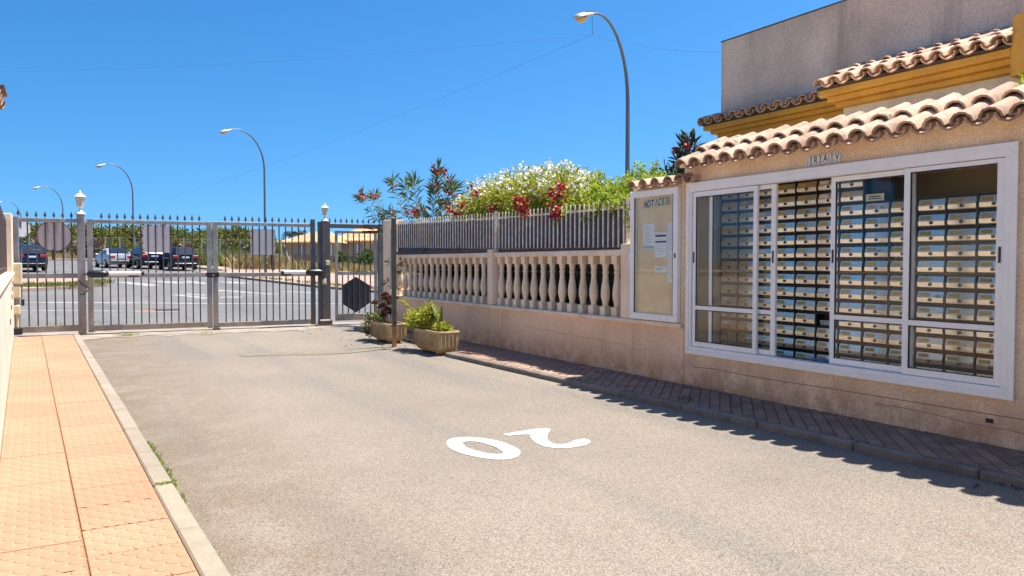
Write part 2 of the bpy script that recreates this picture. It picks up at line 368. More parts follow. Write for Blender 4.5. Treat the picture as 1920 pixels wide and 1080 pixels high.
def drape(name, poly, dz, m, kind='structure', thick=0.0, parent=None):
    bm = bmesh.new(); f = bm.faces.new([bm.verts.new((p[0], p[1], 0)) for p in poly])
    for s_, _ in PROF[1:-1]:
        bmesh.ops.bisect_plane(bm, geom=bm.verts[:]+bm.edges[:]+bm.faces[:], plane_co=SV*s_, plane_no=SV)
    for v in bm.verts: v.co.z = gh(v.co.x, v.co.y)+dz
    bmesh.ops.recalc_face_normals(bm, faces=bm.faces)
    for f in bm.faces:
        if f.normal.z < 0: f.normal_flip()
    if thick:
        r = bmesh.ops.extrude_face_region(bm, geom=bm.faces[:]); vs_ = [e for e in r['geom'] if isinstance(e, bmesh.types.BMVert)]
        for v in vs_: v.co.z += thick
        bmesh.ops.recalc_face_normals(bm, faces=bm.faces)
    me = bpy.data.meshes.new(name); bm.to_mesh(me); bm.free(); me.materials.append(m)
    o = bpy.data.objects.new(name, me); COL.objects.link(o)
    if kind: o['kind'] = kind
    if parent: o.parent = parent
    return o
def text(s_, size, m, loc, parent, rot=(PI/2, 0, -PI/2), shear=0.0, sx=1.0, name='lettering', ext=.001, label=None, bold=0.0):
    c = bpy.data.curves.new(name, 'FONT'); c.body = s_; c.size = size; c.shear = shear; c.extrude = ext; c.align_x = 'CENTER'; c.align_y = 'CENTER'; c.offset = bold
    t = bpy.data.objects.new('tmp', c); COL.objects.link(t)
    me = bpy.data.meshes.new_from_object(t.evaluated_get(bpy.context.evaluated_depsgraph_get())); bpy.data.objects.remove(t)
    me.transform(Matrix.Diagonal((sx, 1, 1, 1))); me.materials.clear(); me.materials.append(m); me.name = name
    return inst(name, me, loc, parent, rot, label=label)
def leaf(mb, p, d, L, W, up=None, droop=.15):
    d = d.normalized(); a = d.cross(up if up else Vector((random.uniform(-1, 1), random.uniform(-1, 1), random.uniform(-1, 1))))
    if a.length < 1e-3: a = d.cross(Vector((0, 0, 1)))
    a.normalize(); q = p+d*L*.5; e = p+d*L-Vector((0, 0, L*droop))
    k = len(mb.v); mb.v += [p, q+a*W*.5, e, q-a*W*.5]; mb.f.append((k, k+1, k+2, k+3))
def rv(): 
    z = random.uniform(-1, 1); t = random.uniform(0, 2*PI); r = math.sqrt(1-z*z); return Vector((r*math.cos(t), r*math.sin(t), z))
def blobs(mb, lobes, n, L, W, shell=.55, updir=.3):
    tot = sum(l[1][0]*l[1][1]+l[1][2]*l[1][1] for l in lobes)
    for c, r in lobes:
        k = int(n*(r[0]*r[1]+r[2]*r[1])/tot); c = Vector(c)
        for _ in range(k):
            d = rv(); q = random.uniform(shell, 1.0)*(1+.12*math.sin(7*d.x+5*d.z+c.x)); p = c+Vector((d.x*r[0], d.y*r[1], d.z*r[2]))*q
            leaf(mb, p, (d+rv()*.8+Vector((0, 0, updir))), L*random.uniform(.6, 1.3), W*random.uniform(.7, 1.3))
exec_parts = []
# ================================================================ GROUND
drape('ground', [(-1500, -900), (1500, -900), (1500, 2500), (-1500, 2500)], -0.04, M_soil)
rd = MB(); cols = ((lambda y: .45 if y < 10 else (.45-.055*(y-10)), 0), (lambda y: 4.3, 0), (lambda y: 5.1, .035), (lambda y: 5.25, .05), (lambda y: 6.55, .05))
ysr_ = [-14, 0, 4, 8, 11.6, 14, 16, 17.5, 19.2]
for y in ysr_:
    k_ = 1 if y < 16.5 else max(0, 1-(y-16.5)/2)
    for fx, z in cols: rd.v.append(Vector((fx(y), y, z*k_)))
for i in range(len(ysr_)-1):
    for j in range(4): q = i*5+j; rd.f.append((q, q+1, q+6, q+5))
road = rd.build('road', M_road); road['kind'] = 'structure'
apr = []
for i in range(41):                                  # worn, uneven front edge of the concrete strip under the gate
    x = -.95+8.2*i/40; apr.append((x, 18.55+.16*math.sin(i*1.7)+.10*math.sin(i*.6+1)-.05*x*.6, .004))
MB().add(apr+[(7.25, 20.35, .004), (-.95, 20.75, .004)], [tuple(range(43))]).build('concrete_apron', M_apron)['kind'] = 'structure'
lip = MB()
for (q0, q1) in zip(apr, apr[1:]): lip.add([(q0[0], q0[1]-.03, .0045), (q1[0], q1[1]-.03, .0045), (q1[0], q1[1]+.015, .0055), (q0[0], q0[1]+.015, .0055)], [(0, 1, 2, 3)])
lip.build('asphalt_edge', M_mortar)['kind'] = 'structure'
drape('street', [AS(-70, 19.2), AS(20.5, 15.0), AS(20.5, 52), AS(23.6, 54), AS(24.2, 62), AS(22.6, 86), AS(-70, 90)], -0.012, M_street)
# slightly darker strip across the road, ending at the steel post
pt = MB()
top_e = [(447, 664), (510, 660), (600, 659.5), (660, 656), (733, 653.5)]; bot_e = [(733, 656.5), (660, 661), (600, 664.5), (510, 665), (455, 668)]
pt.add([(lambda p: Vector((p.x, p.y, .004+max(0, min(.05, (p.x-4.3)*.05))+.002)))(gz(u, v, .012)) for u, v in top_e+bot_e], [tuple(range(10))]); pt.build('road_strip', M_strip)['kind'] = 'structure'

# left pavement ----------------------------------------------------
def XI(y): return .53-.0315*(y-3.92)
def XJ(y): return .07-.039*(y-4.18)
def XW(y): return -.51-.043*(y-7.87)
b = MB(); b.prism([(XW(-6)-.1, -6, 0), (XI(-6), -6, 0), (XI(18.6), 18.6, 0), (XW(18.6)-.1, 18.6, 0)], (0, 0, .088))
pav = b.build('pavement', M_joint); pav['kind'] = 'structure'
y = 1.24+.46*0; g_ = .0055
def tile_quad(xa, xb, y0, y1, z0, z1, parent):
    mb = MB(); zt = z1+random.uniform(-.0012, .0012)
    p = [(xa(y0)+g_, y0+g_), (xb(y0)-g_, y0+g_), (xb(y1)-g_, y1-g_), (xa(y1)+g_, y1-g_)]
    mb.prism([(q[0], q[1], z0) for q in p], (0, 0, zt-z0)); return mb.build('tile', M_fish, parent, bevel=.003)
yy = 1.24
while yy < 18.5:
    tile_quad(XJ, XI, yy, min(yy+.46, 18.58), .08, .1, pav)
    tile_quad(XW, XJ, yy-.17, min(yy+.29, 18.58), .08, .1, pav); yy += .46
kb = MB(); kb.prism([(XI(-6), -6, -.02), (XI(-6)+.12, -6, -.02), (XI(18.6)+.12, 18.6, -.02), (XI(18.6), 18.6, -.02)], (0, 0, .03))
kerb = kb.build('kerb', M_mortar); kerb['kind'] = 'structure'
yy = .55
while yy < 18.4:
    y1 = min(yy+1.03, 18.6); mb = MB(); d = random.uniform(-.004, .004); zz = .1+random.uniform(-.003, .004)
    mb.prism([(XI(yy)+.004, yy+.006, 0), (XI(yy)+.132+d, yy+.006, 0), (XI(y1)+.132+d, y1-.006, 0), (XI(y1)+.004, y1-.006, 0)], (0, 0, zz))
    mb.build('kerb_stone', M_kerb, kerb, bevel=.012); yy += 1.03

# right brick pavement ----------------------------------------------
def XK(y): return 5.545-.027*(y-6)
def clip(poly, hp):
    for (nx, ny, c) in hp:
        out = []
        for i in range(len(poly)):
            a, b_ = poly[i], poly[(i+1) % len(poly)]; da = nx*a[0]+ny*a[1]-c; db = nx*b_[0]+ny*b_[1]-c
            if da >= 0: out.append(a)
            if (da >= 0) != (db >= 0):
                t = da/(da-db); out.append((a[0]+(b_[0]-a[0])*t, a[1]+(b_[1]-a[1])*t))
        poly = out
        if len(poly) < 3: return []
    return poly
bp_ = MB(); bp_.prism([(XK(-8)+.06, -8, 0), (6.52, -8, 0), (6.52, 11.62, 0), (XK(11.62)+.06, 11.62, 0)], (0, 0, .108))
bp_.prism([(5.80, 11.62, 0), (6.52, 11.62, 0), (6.52, 17.4, 0), (5.80, 17.4, 0)], (0, 0, .108))
bpav = bp_.build('brick_pavement', M_mortar); bpav['kind'] = 'structure'
bricks = []
W_, L_ = .108, .216; c45 = math.cos(PI/4)
R1 = [(1, .027, XK(0)+.10), (-1, 0, -6.5), (0, 1, 2.0), (0, -1, -11.62)]; R2 = [(1, 0, 5.84), (-1, 0, -6.5), (0, 1, 11.62), (0, -1, -17.38)]
for i in range(-60, 160):
    for j in range(-10, 140):
        for (R, dv) in ((R1, 0), (R2, 0)):
            p0 = i*W_; q0 = (j+.5*(i % 2))*L_; gg = .0045
            quad = []
            for (pp, qq) in ((p0+gg, q0+gg), (p0+W_-gg, q0+gg), (p0+W_-gg, q0+L_-gg), (p0+gg, q0+L_-gg)):
                quad.append(((pp+qq)*c45, (qq-pp)*c45))
            cx = sum(a for a, _ in quad)/4; cy = sum(b for _, b in quad)/4
            if not (5.2 < cx < 6.8 and 1.8 < cy < 17.6): continue
            c = clip(quad, R)
            if len(c) >= 3:
                area = abs(sum(c[k][0]*c[(k+1) % len(c)][1]-c[(k+1) % len(c)][0]*c[k][1] for k in range(len(c))))/2
                if area > .0012: bricks.append((cx*cx+cy*cy, c))
bricks.sort(key=lambda t: (t[0] if t[1][0][1] > 2.7 else t[0]+1000))
far_b = MB()
for k, (_, c) in enumerate(bricks):
    zt = .12+random.uniform(-.002, .0025); P = [(q[0], q[1], .1) for q in c]
    if k < 290: MB().prism(P, (0, 0, zt-.1)).build('brick', M_brick, bpav)
    else: far_b.prism(P, (0, 0, zt-.1))
far_b.build('brick_field', M_brick, bpav)['kind'] = 'stuff'
k2 = MB(); k2.prism([(XK(-8)+.01, -8, -.02), (XK(-8)+.09, -8, -.02), (XK(11.6)+.09, 11.6, -.02), (XK(11.6)+.01, 11.6, -.02)], (0, 0, .06)); kerb2 = k2.build('pavement_kerb', M_mortar); kerb2['kind'] = 'structure'
yy = .1
while yy < 11.6:
    y1 = min(yy+1.0, 11.62); mb = MB(); zz = .12+random.uniform(-.003, .003)
    mb.prism([(XK(yy), yy+.005, 0), (XK(yy)+.098, yy+.005, 0), (XK(y1)+.098, y1-.005, 0), (XK(y1), y1-.005, 0)], (0, 0, zz)); mb.build('kerb_stone', M_kerb2, kerb2, bevel=.014); yy += 1.0
yy = 11.63
while yy < 17.3:
    y1 = min(yy+1.0, 17.38); MB().box(5.74, 5.838, yy+.004, y1-.004, 0, .118).build('kerb_stone', M_kerb2, kerb2, bevel=.014); yy += 1.0
# painted 20 (read from the gate side) ------------------------------
O_ = [(2.894,6.206),(2.971,6.311),(3.065,6.344),(3.17,6.304),(3.258,6.208),(3.33,6.044),(3.345,5.85),(3.327,5.674),(3.28,5.567),(3.194,5.466),(3.107,5.433),(3.008,5.461),(2.934,5.553),(2.876,5.678),(2.834,5.845),(2.836,6.025)]
I_ = [(3.019,6.134),(3.055,6.163),(3.105,6.153),(3.154,6.096),(3.183,5.981),(3.196,5.842),(3.174,5.694),(3.145,5.623),(3.106,5.619),(3.059,5.65),(3.013,5.742),(2.981,5.864),(2.979,5.989)]
T_ = [(3.496,6.261),(3.652,6.28),(3.864,6.305),(4.02,6.262),(3.979,6.188),(3.86,6.051),(3.763,5.907),(3.714,5.794),(3.706,5.691),(3.748,5.647),(3.82,5.65),(3.886,5.685),(3.944,5.727),(4.022,5.733),(4.053,5.725),(4.066,5.682),(4.03,5.603),(3.961,5.544),(3.863,5.505),(3.755,5.502),(3.677,5.523),(3.621,5.56),(3.572,5.663),(3.577,5.799),(3.621,5.938),(3.661,6.043),(3.714,6.124),(3.622,6.167),(3.516,6.169)]
def cr(P, n=4):
    out = []; m = len(P)
    for i in range(m):
        a, b_, c, d = [Vector(P[(i+k-1) % m]) for k in range(4)]
        for j in range(n):
            t = j/n; out.append(.5*((2*b_)+(c-a)*t+(2*a-5*b_+4*c-d)*t*t+(3*b_-a-3*c+d)*t*t*t))
    return out
def rad(P, c, an):
    d = Vector((math.cos(an), math.sin(an))); best = None
    for i in range(len(P)):
        a = P[i]-c; b_ = P[(i+1) % len(P)]-c; e = b_-a; den = d.x*e.y-d.y*e.x
        if abs(den) < 1e-9: continue
        t = (a.x*e.y-a.y*e.x)/den; s_ = (a.x*d.y-a.y*d.x)/den
        if t > 0 and -1e-6 <= s_ <= 1+1e-6: best = t if best is None else max(best, t)
    return c+d*(best or .1)
co, ci = cr(O_), cr(I_); cc = Vector((3.09, 5.89)); z20 = MB(); N = 64
for k in range(N): 
    an = 2*PI*k/N; p = rad(co, cc, an); q = rad(ci, cc, an); z20.v += [Vector((p.x, p.y, .004)), Vector((q.x, q.y, .004))]
for k in range(N): a = 2*k; b_ = 2*((k+1) % N); z20.f.append((a, b_, b_+1, a+1))
m20 = z20.build('painted_zero', M_paint); m20['kind'] = 'structure'
def sheet(name, pts, m, z=None):
    bm = bmesh.new(); f = bm.faces.new([bm.verts.new((p[0], p[1], z if z is not None else p[2])) for p in pts]); bmesh.ops.triangulate(bm, faces=[f])
    bmesh.ops.recalc_face_normals(bm, faces=bm.faces)
    for f in bm.faces:
        if f.normal.z < 0: f.normal_flip()
    me = bpy.data.meshes.new(name); bm.to_mesh(me); bm.free(); me.materials.append(m); o = bpy.data.objects.new(name, me); COL.objects.link(o); return o
sheet('painted_two', T_, M_paint, .004)['kind'] = 'structure'

# street markings and far pavements -----------------------------------
def mark(uv, name='lane_marking', m=M_line, dz=.0): drape(name, [G(u, v) for u, v in uv], -.008+dz, m)
mark([(36, 566), (150, 566), (400, 568.1), (640, 568.8), (640, 569.8), (400, 569.3), (150, 567.3), (36, 567.3)])
mark([(36, 581.4), (150, 581.4), (330, 583.4), (330, 584.2), (150, 582.3), (36, 582.3)])
for q in [[(215,529),(240,528),(300,534),(282,536.5)], [(270,526),(330,527.5),(372,530.5),(330,531.5)], [(352,526),(384,529.5),(388,533),(340,529)],
          [(318,552),(334,551.5),(396,558),(380,560)], [(345,549.5),(384,552),(390,554),(352,552.5)], [(410,527.5),(440,528),(470,531),(430,531.5)],
          [(408,543),(440,545),(520,551),(520,552.5),(440,547),(408,545)], [(412,556),(452,556),(454,558),(412,558)], [(530,545),(600,549),(600,550.5),(530,546.5)]]: mark(q)
drape('traffic_island', [AS(4, 38.8), AS(7.6, 38.0), AS(10.2, 39.3), AS(11.9, 41.2), AS(12.2, 43.5), AS(11.6, 46.5), AS(4, 48.5)], -.01, M_pinkpave, thick=.13)
drape('street_pavement', [AS(20.5, 16), AS(27.5, 16), AS(28.5, 60), AS(29.5, 92), AS(22.8, 92), AS(24.3, 62), AS(23.7, 54), AS(20.5, 52)], -.01, M_pinkpave, thick=.12)
drape('far_pavement', [AS(-60, 90), AS(22.8, 85.8), AS(22.8, 87.6), AS(-60, 92)], -.01, M_pinkpave, thick=.12)
# manhole beyond the gate
mh = MB(); c = G(312, 580); mh.lathe(c.x, c.y, [(.42, c.z-.0), (.42, c.z+.004), (.36, c.z+.006)], 20); top(mh.build('manhole_cover', M_bar), 'dark round iron manhole cover in the street asphalt behind the gate', 'manhole')
cr_ = MB(); pr_ = None
for (u0, v0, u1, v1) in [(258, 578.5, 300, 579.5), (322, 580.5, 345, 579.5), (265, 582, 290, 581.5)]:
    a, b_ = G(u0, v0), G(u1, v1); cr_.tube([a+Vector((0, 0, -.008)), b_+Vector((0, 0, -.008))], .02, 4)
cr_.build('street_crack', M_crack)['kind'] = 'structure'

# ================================================================ RIGHT: boundary wall with balusters
bw = thing('boundary_wall', 'low pink stucco wall with stone balusters running from the gate to the notice board', 'wall', (6.62, 12.2, 0))
MB().box(6.5, 6.76, 7.12, 17.0, 0, .80).build('wall_base', M_stucco, bw)
yy = 7.13
while yy < 16.9:
    y1 = min(yy+1.05, 16.94); MB().box(6.455, 6.79, yy+.003, y1-.003, .80, .858).build('coping', M_cap, bw, bevel=.006); yy += 1.05
for (a, b_) in ((8.35, 10.3), (10.306, 11.98), (12.18, 14.6), (14.606, 16.92)):
    MB().box(6.52, 6.72, a, b_, 1.70, 1.785).build('top_rail', M_cap, bw, bevel=.012)
for (a, b_, z0, z1, x0, x1) in ((8.1, 8.345, .858, 1.86, 6.485, 6.735), (11.99, 12.17, .858, 1.84, 6.48, 6.63), (16.94, 17.4, 0, 2.60, 6.48, 6.82)):
    MB().box(x0, x1, a, b_, z0, z1).build('pier', M_cap, bw, bevel=.008)
MB().box(6.5, 6.76, 7.12, 8.095, .861, 2.56).build('board_support', M_stucco_hi, bw)
bal = MB(); bal.box(-.059, .059, -.059, .059, 0, .125); bal.box(-.059, .059, -.059, .059, .725, .842)
bal.lathe(0, 0, [(.046, .125), (.053, .137), (.040, .152), (.046, .18), (.065, .26), (.068, .32), (.060, .40), (.043, .50), (.038, .585), (.047, .60), (.047, .618), (.038, .632), (.048, .69), (.053, .725)], 12)
bme = bal.mesh('baluster', M_balu, smooth=True)
ys = [8.575+.2754*i for i in range(13)]+[12.54+.291*i for i in range(15)]
for y in ys: inst('baluster', bme, (6.615+random.uniform(-.004, .004), y, .858), bw, rot=(0, 0, random.uniform(-.04, .04)))
# crack running along the wall and render patch lines
def ribbon(pts, wd, X, mname, parent, m):
    mb = MB()
    for (y0, z0), (y1, z1) in zip(pts, pts[1:]):
        mb.add([(X, y0, z0-wd/2), (X, y1, z1-wd/2), (X, y1, z1+wd/2), (X, y0, z0+wd/2)], [(0, 1, 2, 3)])
    return mb.build(mname, m, parent)
pts = []; 
for i in range(26): y = 10.9-3.1*i/25; pts.append((y, .56-.012*i/4+.012*math.sin(i*1.3)+.008*math.sin(i*3.1)-(0.0 if i < 18 else .03*(i-18)/7)))
ribbon(pts, .0045, 6.4985, 'crack', bw, M_crack)
ribbon([(8.55, .46), (8.56, .40), (8.54, .33), (8.55, .27), (8.40, .20), (8.2, .17)], .005, 6.4985, 'crack', bw, M_crack)
# small tiled roof of the notice board
TL = .43
def tile_mesh(name, r0, r1, L, th, m, n=6):
    mb = MB()
    for i, (x, r) in enumerate(((0, r0), (L, r1))):
        for rr in (r, r-th):
            for j in range(n+1):
                an = PI*j/n; mb.v.append(Vector((x, rr*math.cos(an), rr*math.sin(an)*.92)))
    q = n+1
    for j in range(n):
        mb.f += [(j, j+1, 2*q+j+1, 2*q+j), (q+j, q+j+1, 3*q+j+1, 3*q+j), (j, j+1, q+j+1, q+j), (2*q+j, 2*q+j+1, 3*q+j+1, 3*q+j)]
    mb.f += [(0, q, 3*q, 2*q), (n, q+n, 3*q+n, 2*q+n)]
    return mb.mesh(name, m, smooth=True)
T_shed = tile_mesh('roof_tile', .100, .076, TL, .021, M_tile); T_small = tile_mesh('roof_tile', .088, .07, .40, .012, M_tile)
T_dark = tile_mesh('roof_tile', .090, .070, .42, .018, M_tile)
def roof_tiles(parent, me, x0, z0, slope, ys, rows, step, pitch, name='roof_tile', lift=.0):
    for r in range(rows):
        x = x0+r*step*math.cos(slope); z = z0+r*step*math.sin(slope)+lift*r
        for y in ys:
            j = [random.uniform(-1, 1) for _ in range(4)]
            inst(name, me, (x+.012*j[0], y+.004*j[1], z+.035+.003*j[2]), parent, rot=(0, -slope+.012*j[3], .02*j[1]))
            inst(name, me, (x+.008+.006*j[2], y-pitch/2, z+.074), parent, rot=(PI, -slope, 0))
roof_tiles(bw, T_small, 6.34, 2.545, math.radians(9), [7.93-.225*i for i in range(5)], 1, .3, .225)
MB().box(6.44, 6.76, 7.03, 8.03, 2.563, 2.60).build('roof_bed', M_cap, bw)

# iron railing with screen on the wall -------------------------------------
rl = thing('railing', 'rusty cream iron railing with grey screen cloth standing on the balustrade', 'railing', (6.62, 12.2, 1.785))
def ztop(y): return 2.47+(y-8.3)*.010 if y < 12.05 else 2.51+(y-12.3)*.022
barm = MB(); barm.box(-.008, .008, -.010, .010, 0, .62); barm.add([(-.008, -.010, .62), (.008, -.010, .62), (.008, .010, .62), (-.008, .010, .62), (0, 0, .65)], [(0, 1, 4), (1, 2, 4), (2, 3, 4), (3, 0, 4)])
barme = barm.mesh('bar', M_fencebar)
y = 8.42
while y < 16.9:
    if abs(y-12.08) > .06: inst('bar', barme, (6.60, y, ztop(y)-.655), rl, rot=(random.uniform(-.006, .006), 0, 0))
    y += .1175
for (a, b_) in ((8.37, 12.04), (12.12, 16.9)):
    for dz, mm, wd in ((-.115, M_fencebar, .012), (-.640, M_fencedark, .028)):
        za, zb = (ztop(a)+dz, ztop(b_)+dz) if dz > -.3 else (1.825, 1.825)
        MB().prism([(6.612, a, za-wd), (6.640, a, za-wd), (6.640, a, za+wd), (6.612, a, za+wd)], (0, b_-a, zb-za)).build('rail', mm, rl)
    n = 14; s_ = MB(); 
    for i in range(n+1):
        yq = a+(b_-a)*i/n; xx = 6.655+.006*math.sin(i*2.1); s_.v += [Vector((xx, yq, 1.79)), Vector((xx, yq, ztop(yq)-.11+.012*math.sin(i*1.7)))]
    for i in range(n): s_.f.append((2*i, 2*i+2, 2*i+3, 2*i+1))
    s_.build('screen_cloth', M_screen, rl)
for y in (8.345, 12.08, 16.92): MB().box(6.59, 6.635, y-.022, y+.022, 1.79, ztop(y)+.02).build('post', M_fencebar, rl)
for y in (9.4, 10.9, 13.6, 15.3):
    MB().box(6.59, 6.64, y-.015, y+.015, 1.786, ztop(y)-.62).build('foot', M_fencedark, rl)

# ---------------------------------------------------------------- notice board
nb = thing('notice_board', 'tall white framed glazed notice board headed NOTICES on the pink wall', 'notice board', (6.46, 7.62, .862))
Y0, Y1, Z0, Z1 = 7.165, 8.085, .868, 2.53; fw = .085
fr = MB()
for (a, b_, c, d) in ((Y0, Y1, Z0, Z0+fw), (Y0, Y1, Z1-fw, Z1)): fr.box(6.435, 6.497, a, b_, c, d)
for (a, b_) in ((Y0, Y0+fw), (Y1-fw, Y1)): fr.box(6.435, 6.497, a, b_, Z0+fw, Z1-fw)
fr.build('frame', M_alu, nb, bevel=.006)
MB().box(6.487, 6.498, Y0+fw, Y1-fw, Z0+fw, Z1-fw).build('backboard', M_cork, nb)
MB().box(6.452, 6.456, Y0+fw, Y1-fw, Z0+fw, Z1-fw).build('pane', M_glass, nb)
gk = MB(); y_in = (Y0+fw, Y1-fw)
for (a, b_, c, d) in ((Y0+fw, Y0+fw+.01, Z0+fw, Z1-fw), (Y1-fw-.01, Y1-fw, Z0+fw, Z1-fw)): gk.box(6.440, 6.451, a, b_, c, d)
gk.build('gasket', M_rubber, nb)
for z in (1.05, 1.70, 2.25): MB().tube([(6.43, Y1+.002, z-.04), (6.43, Y1+.002, z+.04)], .010, 6).build('hinge', M_alu, nb)
MB().box(6.428, 6.436, Y0+.03, Y0+.05, 1.66, 1.72).build('lock', M_black, nb)
for k, ch in enumerate('NOTICES'):
    yc = 7.80-.068*k; zc = 2.345+.0035*k
    p = MB().box(6.4575, 6.463, yc-.0315, yc+.0315, zc-.052, zc+.052).build('letter_plate', M_plate, nb)
    text(ch, .125, M_ink, (6.4565, yc, zc), p, shear=.3, sx=.66, name='letter', bold=.0018)
def paper(name, y0, y1, z0, z1, label, lines, strip=None, dark=0):
    r = thing(name, label, 'paper', (6.484, (y0+y1)/2, z0), 'papers pinned inside the notice board')
    MB().box(6.4835, 6.4848, y0, y1, z0, z1).build('sheet', M_paper, r)
    t = MB(); zz = z1-.03
    for i in range(lines):
        l = random.uniform(.5, .9); t.add([(6.4830, y1-.02, zz), (6.4830, y1-.02-(y1-y0-.03)*l, zz), (6.4830, y1-.02-(y1-y0-.03)*l, zz+.004), (6.4830, y1-.02, zz+.004)], [(0, 1, 2, 3)]); zz -= (z1-z0-.05)/lines
    t.build('printed_lines', M_inkg, r)
    if strip: MB().box(6.4826, 6.4834, y0+.004, y1-.004, z0+.004, z0+.034).build('coloured_strip', strip, r)
    for i in range(dark): MB().box(6.4822, 6.4829, y0+.015, y1-.015, z1-.055-.075*i, z1-.035-.075*i).build('heading', M_ink, r)
def nbp(u, v): p = gx(u, v, 6.484); return p.y, p.z
def paper_uv(name, ul, ur, vt, vb, *a, **k):
    yl, zt = nbp(ul, vt); yr, zb = nbp(ur, vb); paper(name, yr, yl, zb, zt, *a, **k)
paper_uv('pinned_paper', 1206, 1227, 421, 466, 'white sheet with turquoise strip, leftmost paper in the notice board', 14, strip=M_teal)
paper_uv('pinned_paper', 1227.5, 1250.5, 436, 482, 'white sheet with two dark headings in the middle of the notice board', 9, dark=2)
paper_uv('pinned_paper', 1252.5, 1267, 418, 475, 'upper long white sheet at the right side of the notice board', 16)
paper_uv('pinned_paper', 1252, 1267, 475.5, 530, 'lower long white sheet at the right side of the notice board', 12)
paper_uv('pinned_paper', 1227.5, 1249.5, 499, 511.5, 'small blank white slip low in the middle of the notice board', 4)

# ================================================================ MAILBOX BUILDING
mr = thing('mailroom_building', 'sand stucco mailbox building with big white sliding window and clay tiled eave', 'building', (7.3, 3.5, 0))
wl = MB()
wl.box(6.503, 6.66, -4, 7.115, 0, .535); wl.box(6.503, 6.66, -4, 7.115, 2.528, 2.80); wl.box(6.503, 6.66, 7.015, 7.115, .535, 2.528); wl.box(6.503, 6.66, -4, 3.315, .535, 2.528)
wl.build('wall', M_stucco_hi, mr)
iw = MB(); iw.box(8.05, 8.15, -.5, 7.1, 0, 3.0); iw.box(6.662, 8.048, 7.03, 7.112, 0, 2.9); iw.box(6.662, 8.048, -.5, -.4, 0, 2.9); iw.build('inner_wall', M_int, mr)
MB().box(6.662, 8.048, -.398, 7.028, 2.62, 2.70).build('ceiling', M_int, mr)
MB().box(6.662, 8.048, -.398, 7.028, .40, .47).build('floor', M_kerb2, mr)
rf = MB(); rf.prism([(6.40, -4, 2.735), (6.50, -4, 2.80), (7.14, -4, 3.02), (7.14, -4, 3.06), (6.36, -4, 2.79)], (0, 11.08, 0)); rf.box(7.142, 8.15, -4, 7.08, 2.93, 3.03)
roof = rf.build('roof', M_cap, mr)
sl_ = math.radians(23)
ysr = [6.93-.2345*i for i in range(26)]
roof_tiles(roof, T_shed, 6.275, 2.70, sl_, ysr, 2, .34, .2345, lift=.034)
# dark joints in the render below the window
def jl(uv, wd=.008): ribbon([(gx(u, v, 6.502).y, gx(u, v, 6.502).z) for u, v in uv], wd, 6.5012, 'render_joint', mr, M_crack)
jl([(1298, 688), (1340, 692), (1400, 704), (1480, 717), (1560, 729), (1640, 742), (1720, 755), (1800, 768), (1921, 787)])
jl([(1640, 757), (1700, 766), (1760, 779), (1830, 796), (1880, 805), (1921, 813)], .006)
MB().box(6.497, 6.5035, gx(1862, 797, 6.5).y, gx(1848, 797, 6.5).y, .295, .33).build('hole', M_ink, mr)
# window: frame, four sashes, panes
wf = MB(); A, B, C_, D = 3.315, 7.015, .528, 2.535
wf.box(6.462, 6.575, A-.0, B, C_, C_+.075); wf.box(6.462, 6.575, A, B, D-.09, D); wf.box(6.462, 6.575, A, A+.085, C_+.075, D-.09); wf.box(6.462, 6.575, B-.06, B, C_+.075, D-.09)
wf.box(6.452, 6.4615, A-.02, B+.02, C_-.02, C_+.035); wf.box(6.452, 6.4615, A-.02, B+.02, D-.035, D+.02); wf.box(6.452, 6.4615, A-.02, A+.03, C_+.035, D-.035); wf.box(6.452, 6.4615, B-.03, B+.02, C_+.035, D-.035)
win = wf.build('window_frame', M_alu, mr, bevel=.004)
def sash(y0, y1, x, lw, rw, tw=.06, bw_=.06, zt=2.44, handle=None):
    """one sliding sash: y1 is its left stile seen from the road"""
    z0, z1 = C_+.078, zt; m = MB(); xa, xb = x, x+.035
    m.box(xa, xb, y0, y0+rw, z0, z1); m.box(xa, xb, y1-lw, y1, z0, z1); m.box(xa, xb, y0+rw, y1-lw, z0, z0+bw_); m.box(xa, xb, y0+rw, y1-lw, z1-tw, z1)
    m.box(xa, xb, y0+rw, y1-lw, 1.045, 1.095)
    o = m.build('sash', M_alu, mr, bevel=.004)
    for (a, b_) in ((z0+bw_, 1.045), (1.095, z1-tw)):
        MB().box(x+.015, x+.019, y0+rw, y1-lw, a, b_).build('pane', M_glass, o)
        g = MB(); g.box(x-.0005, x+.014, y0+rw, y1-lw, a, a+.007); g.box(x-.0005, x+.014, y0+rw, y1-lw, b_-.008, b_); g.box(x-.0005, x+.014, y1-lw-.007, y1-lw, a+.007, b_-.008); g.build('gasket', M_rubber, o)
    if handle is not None:
        h = MB(); h.box(x-.006, x-.0006, handle-.009, handle+.009, 1.60, 1.73); h.build('handle', M_black, o)
        q = MB(); 
        for dz in (1.555, 1.775): q.lathe(x, handle, [(.003, dz), (.003, dz+.006)], 6)
        q.build('screw', M_rubber, o)
sash(5.955, 6.948, 6.480, .055, .055, handle=6.925)
sash(5.735, 6.72, 6.522, .055, .065, handle=5.768, tw=.05)
sash(4.195, 5.055, 6.522, .055, .06, tw=.05, handle=5.025)
sash(3.402, 4.262, 6.480, .062, .062, handle=3.372+.06, tw=.04)
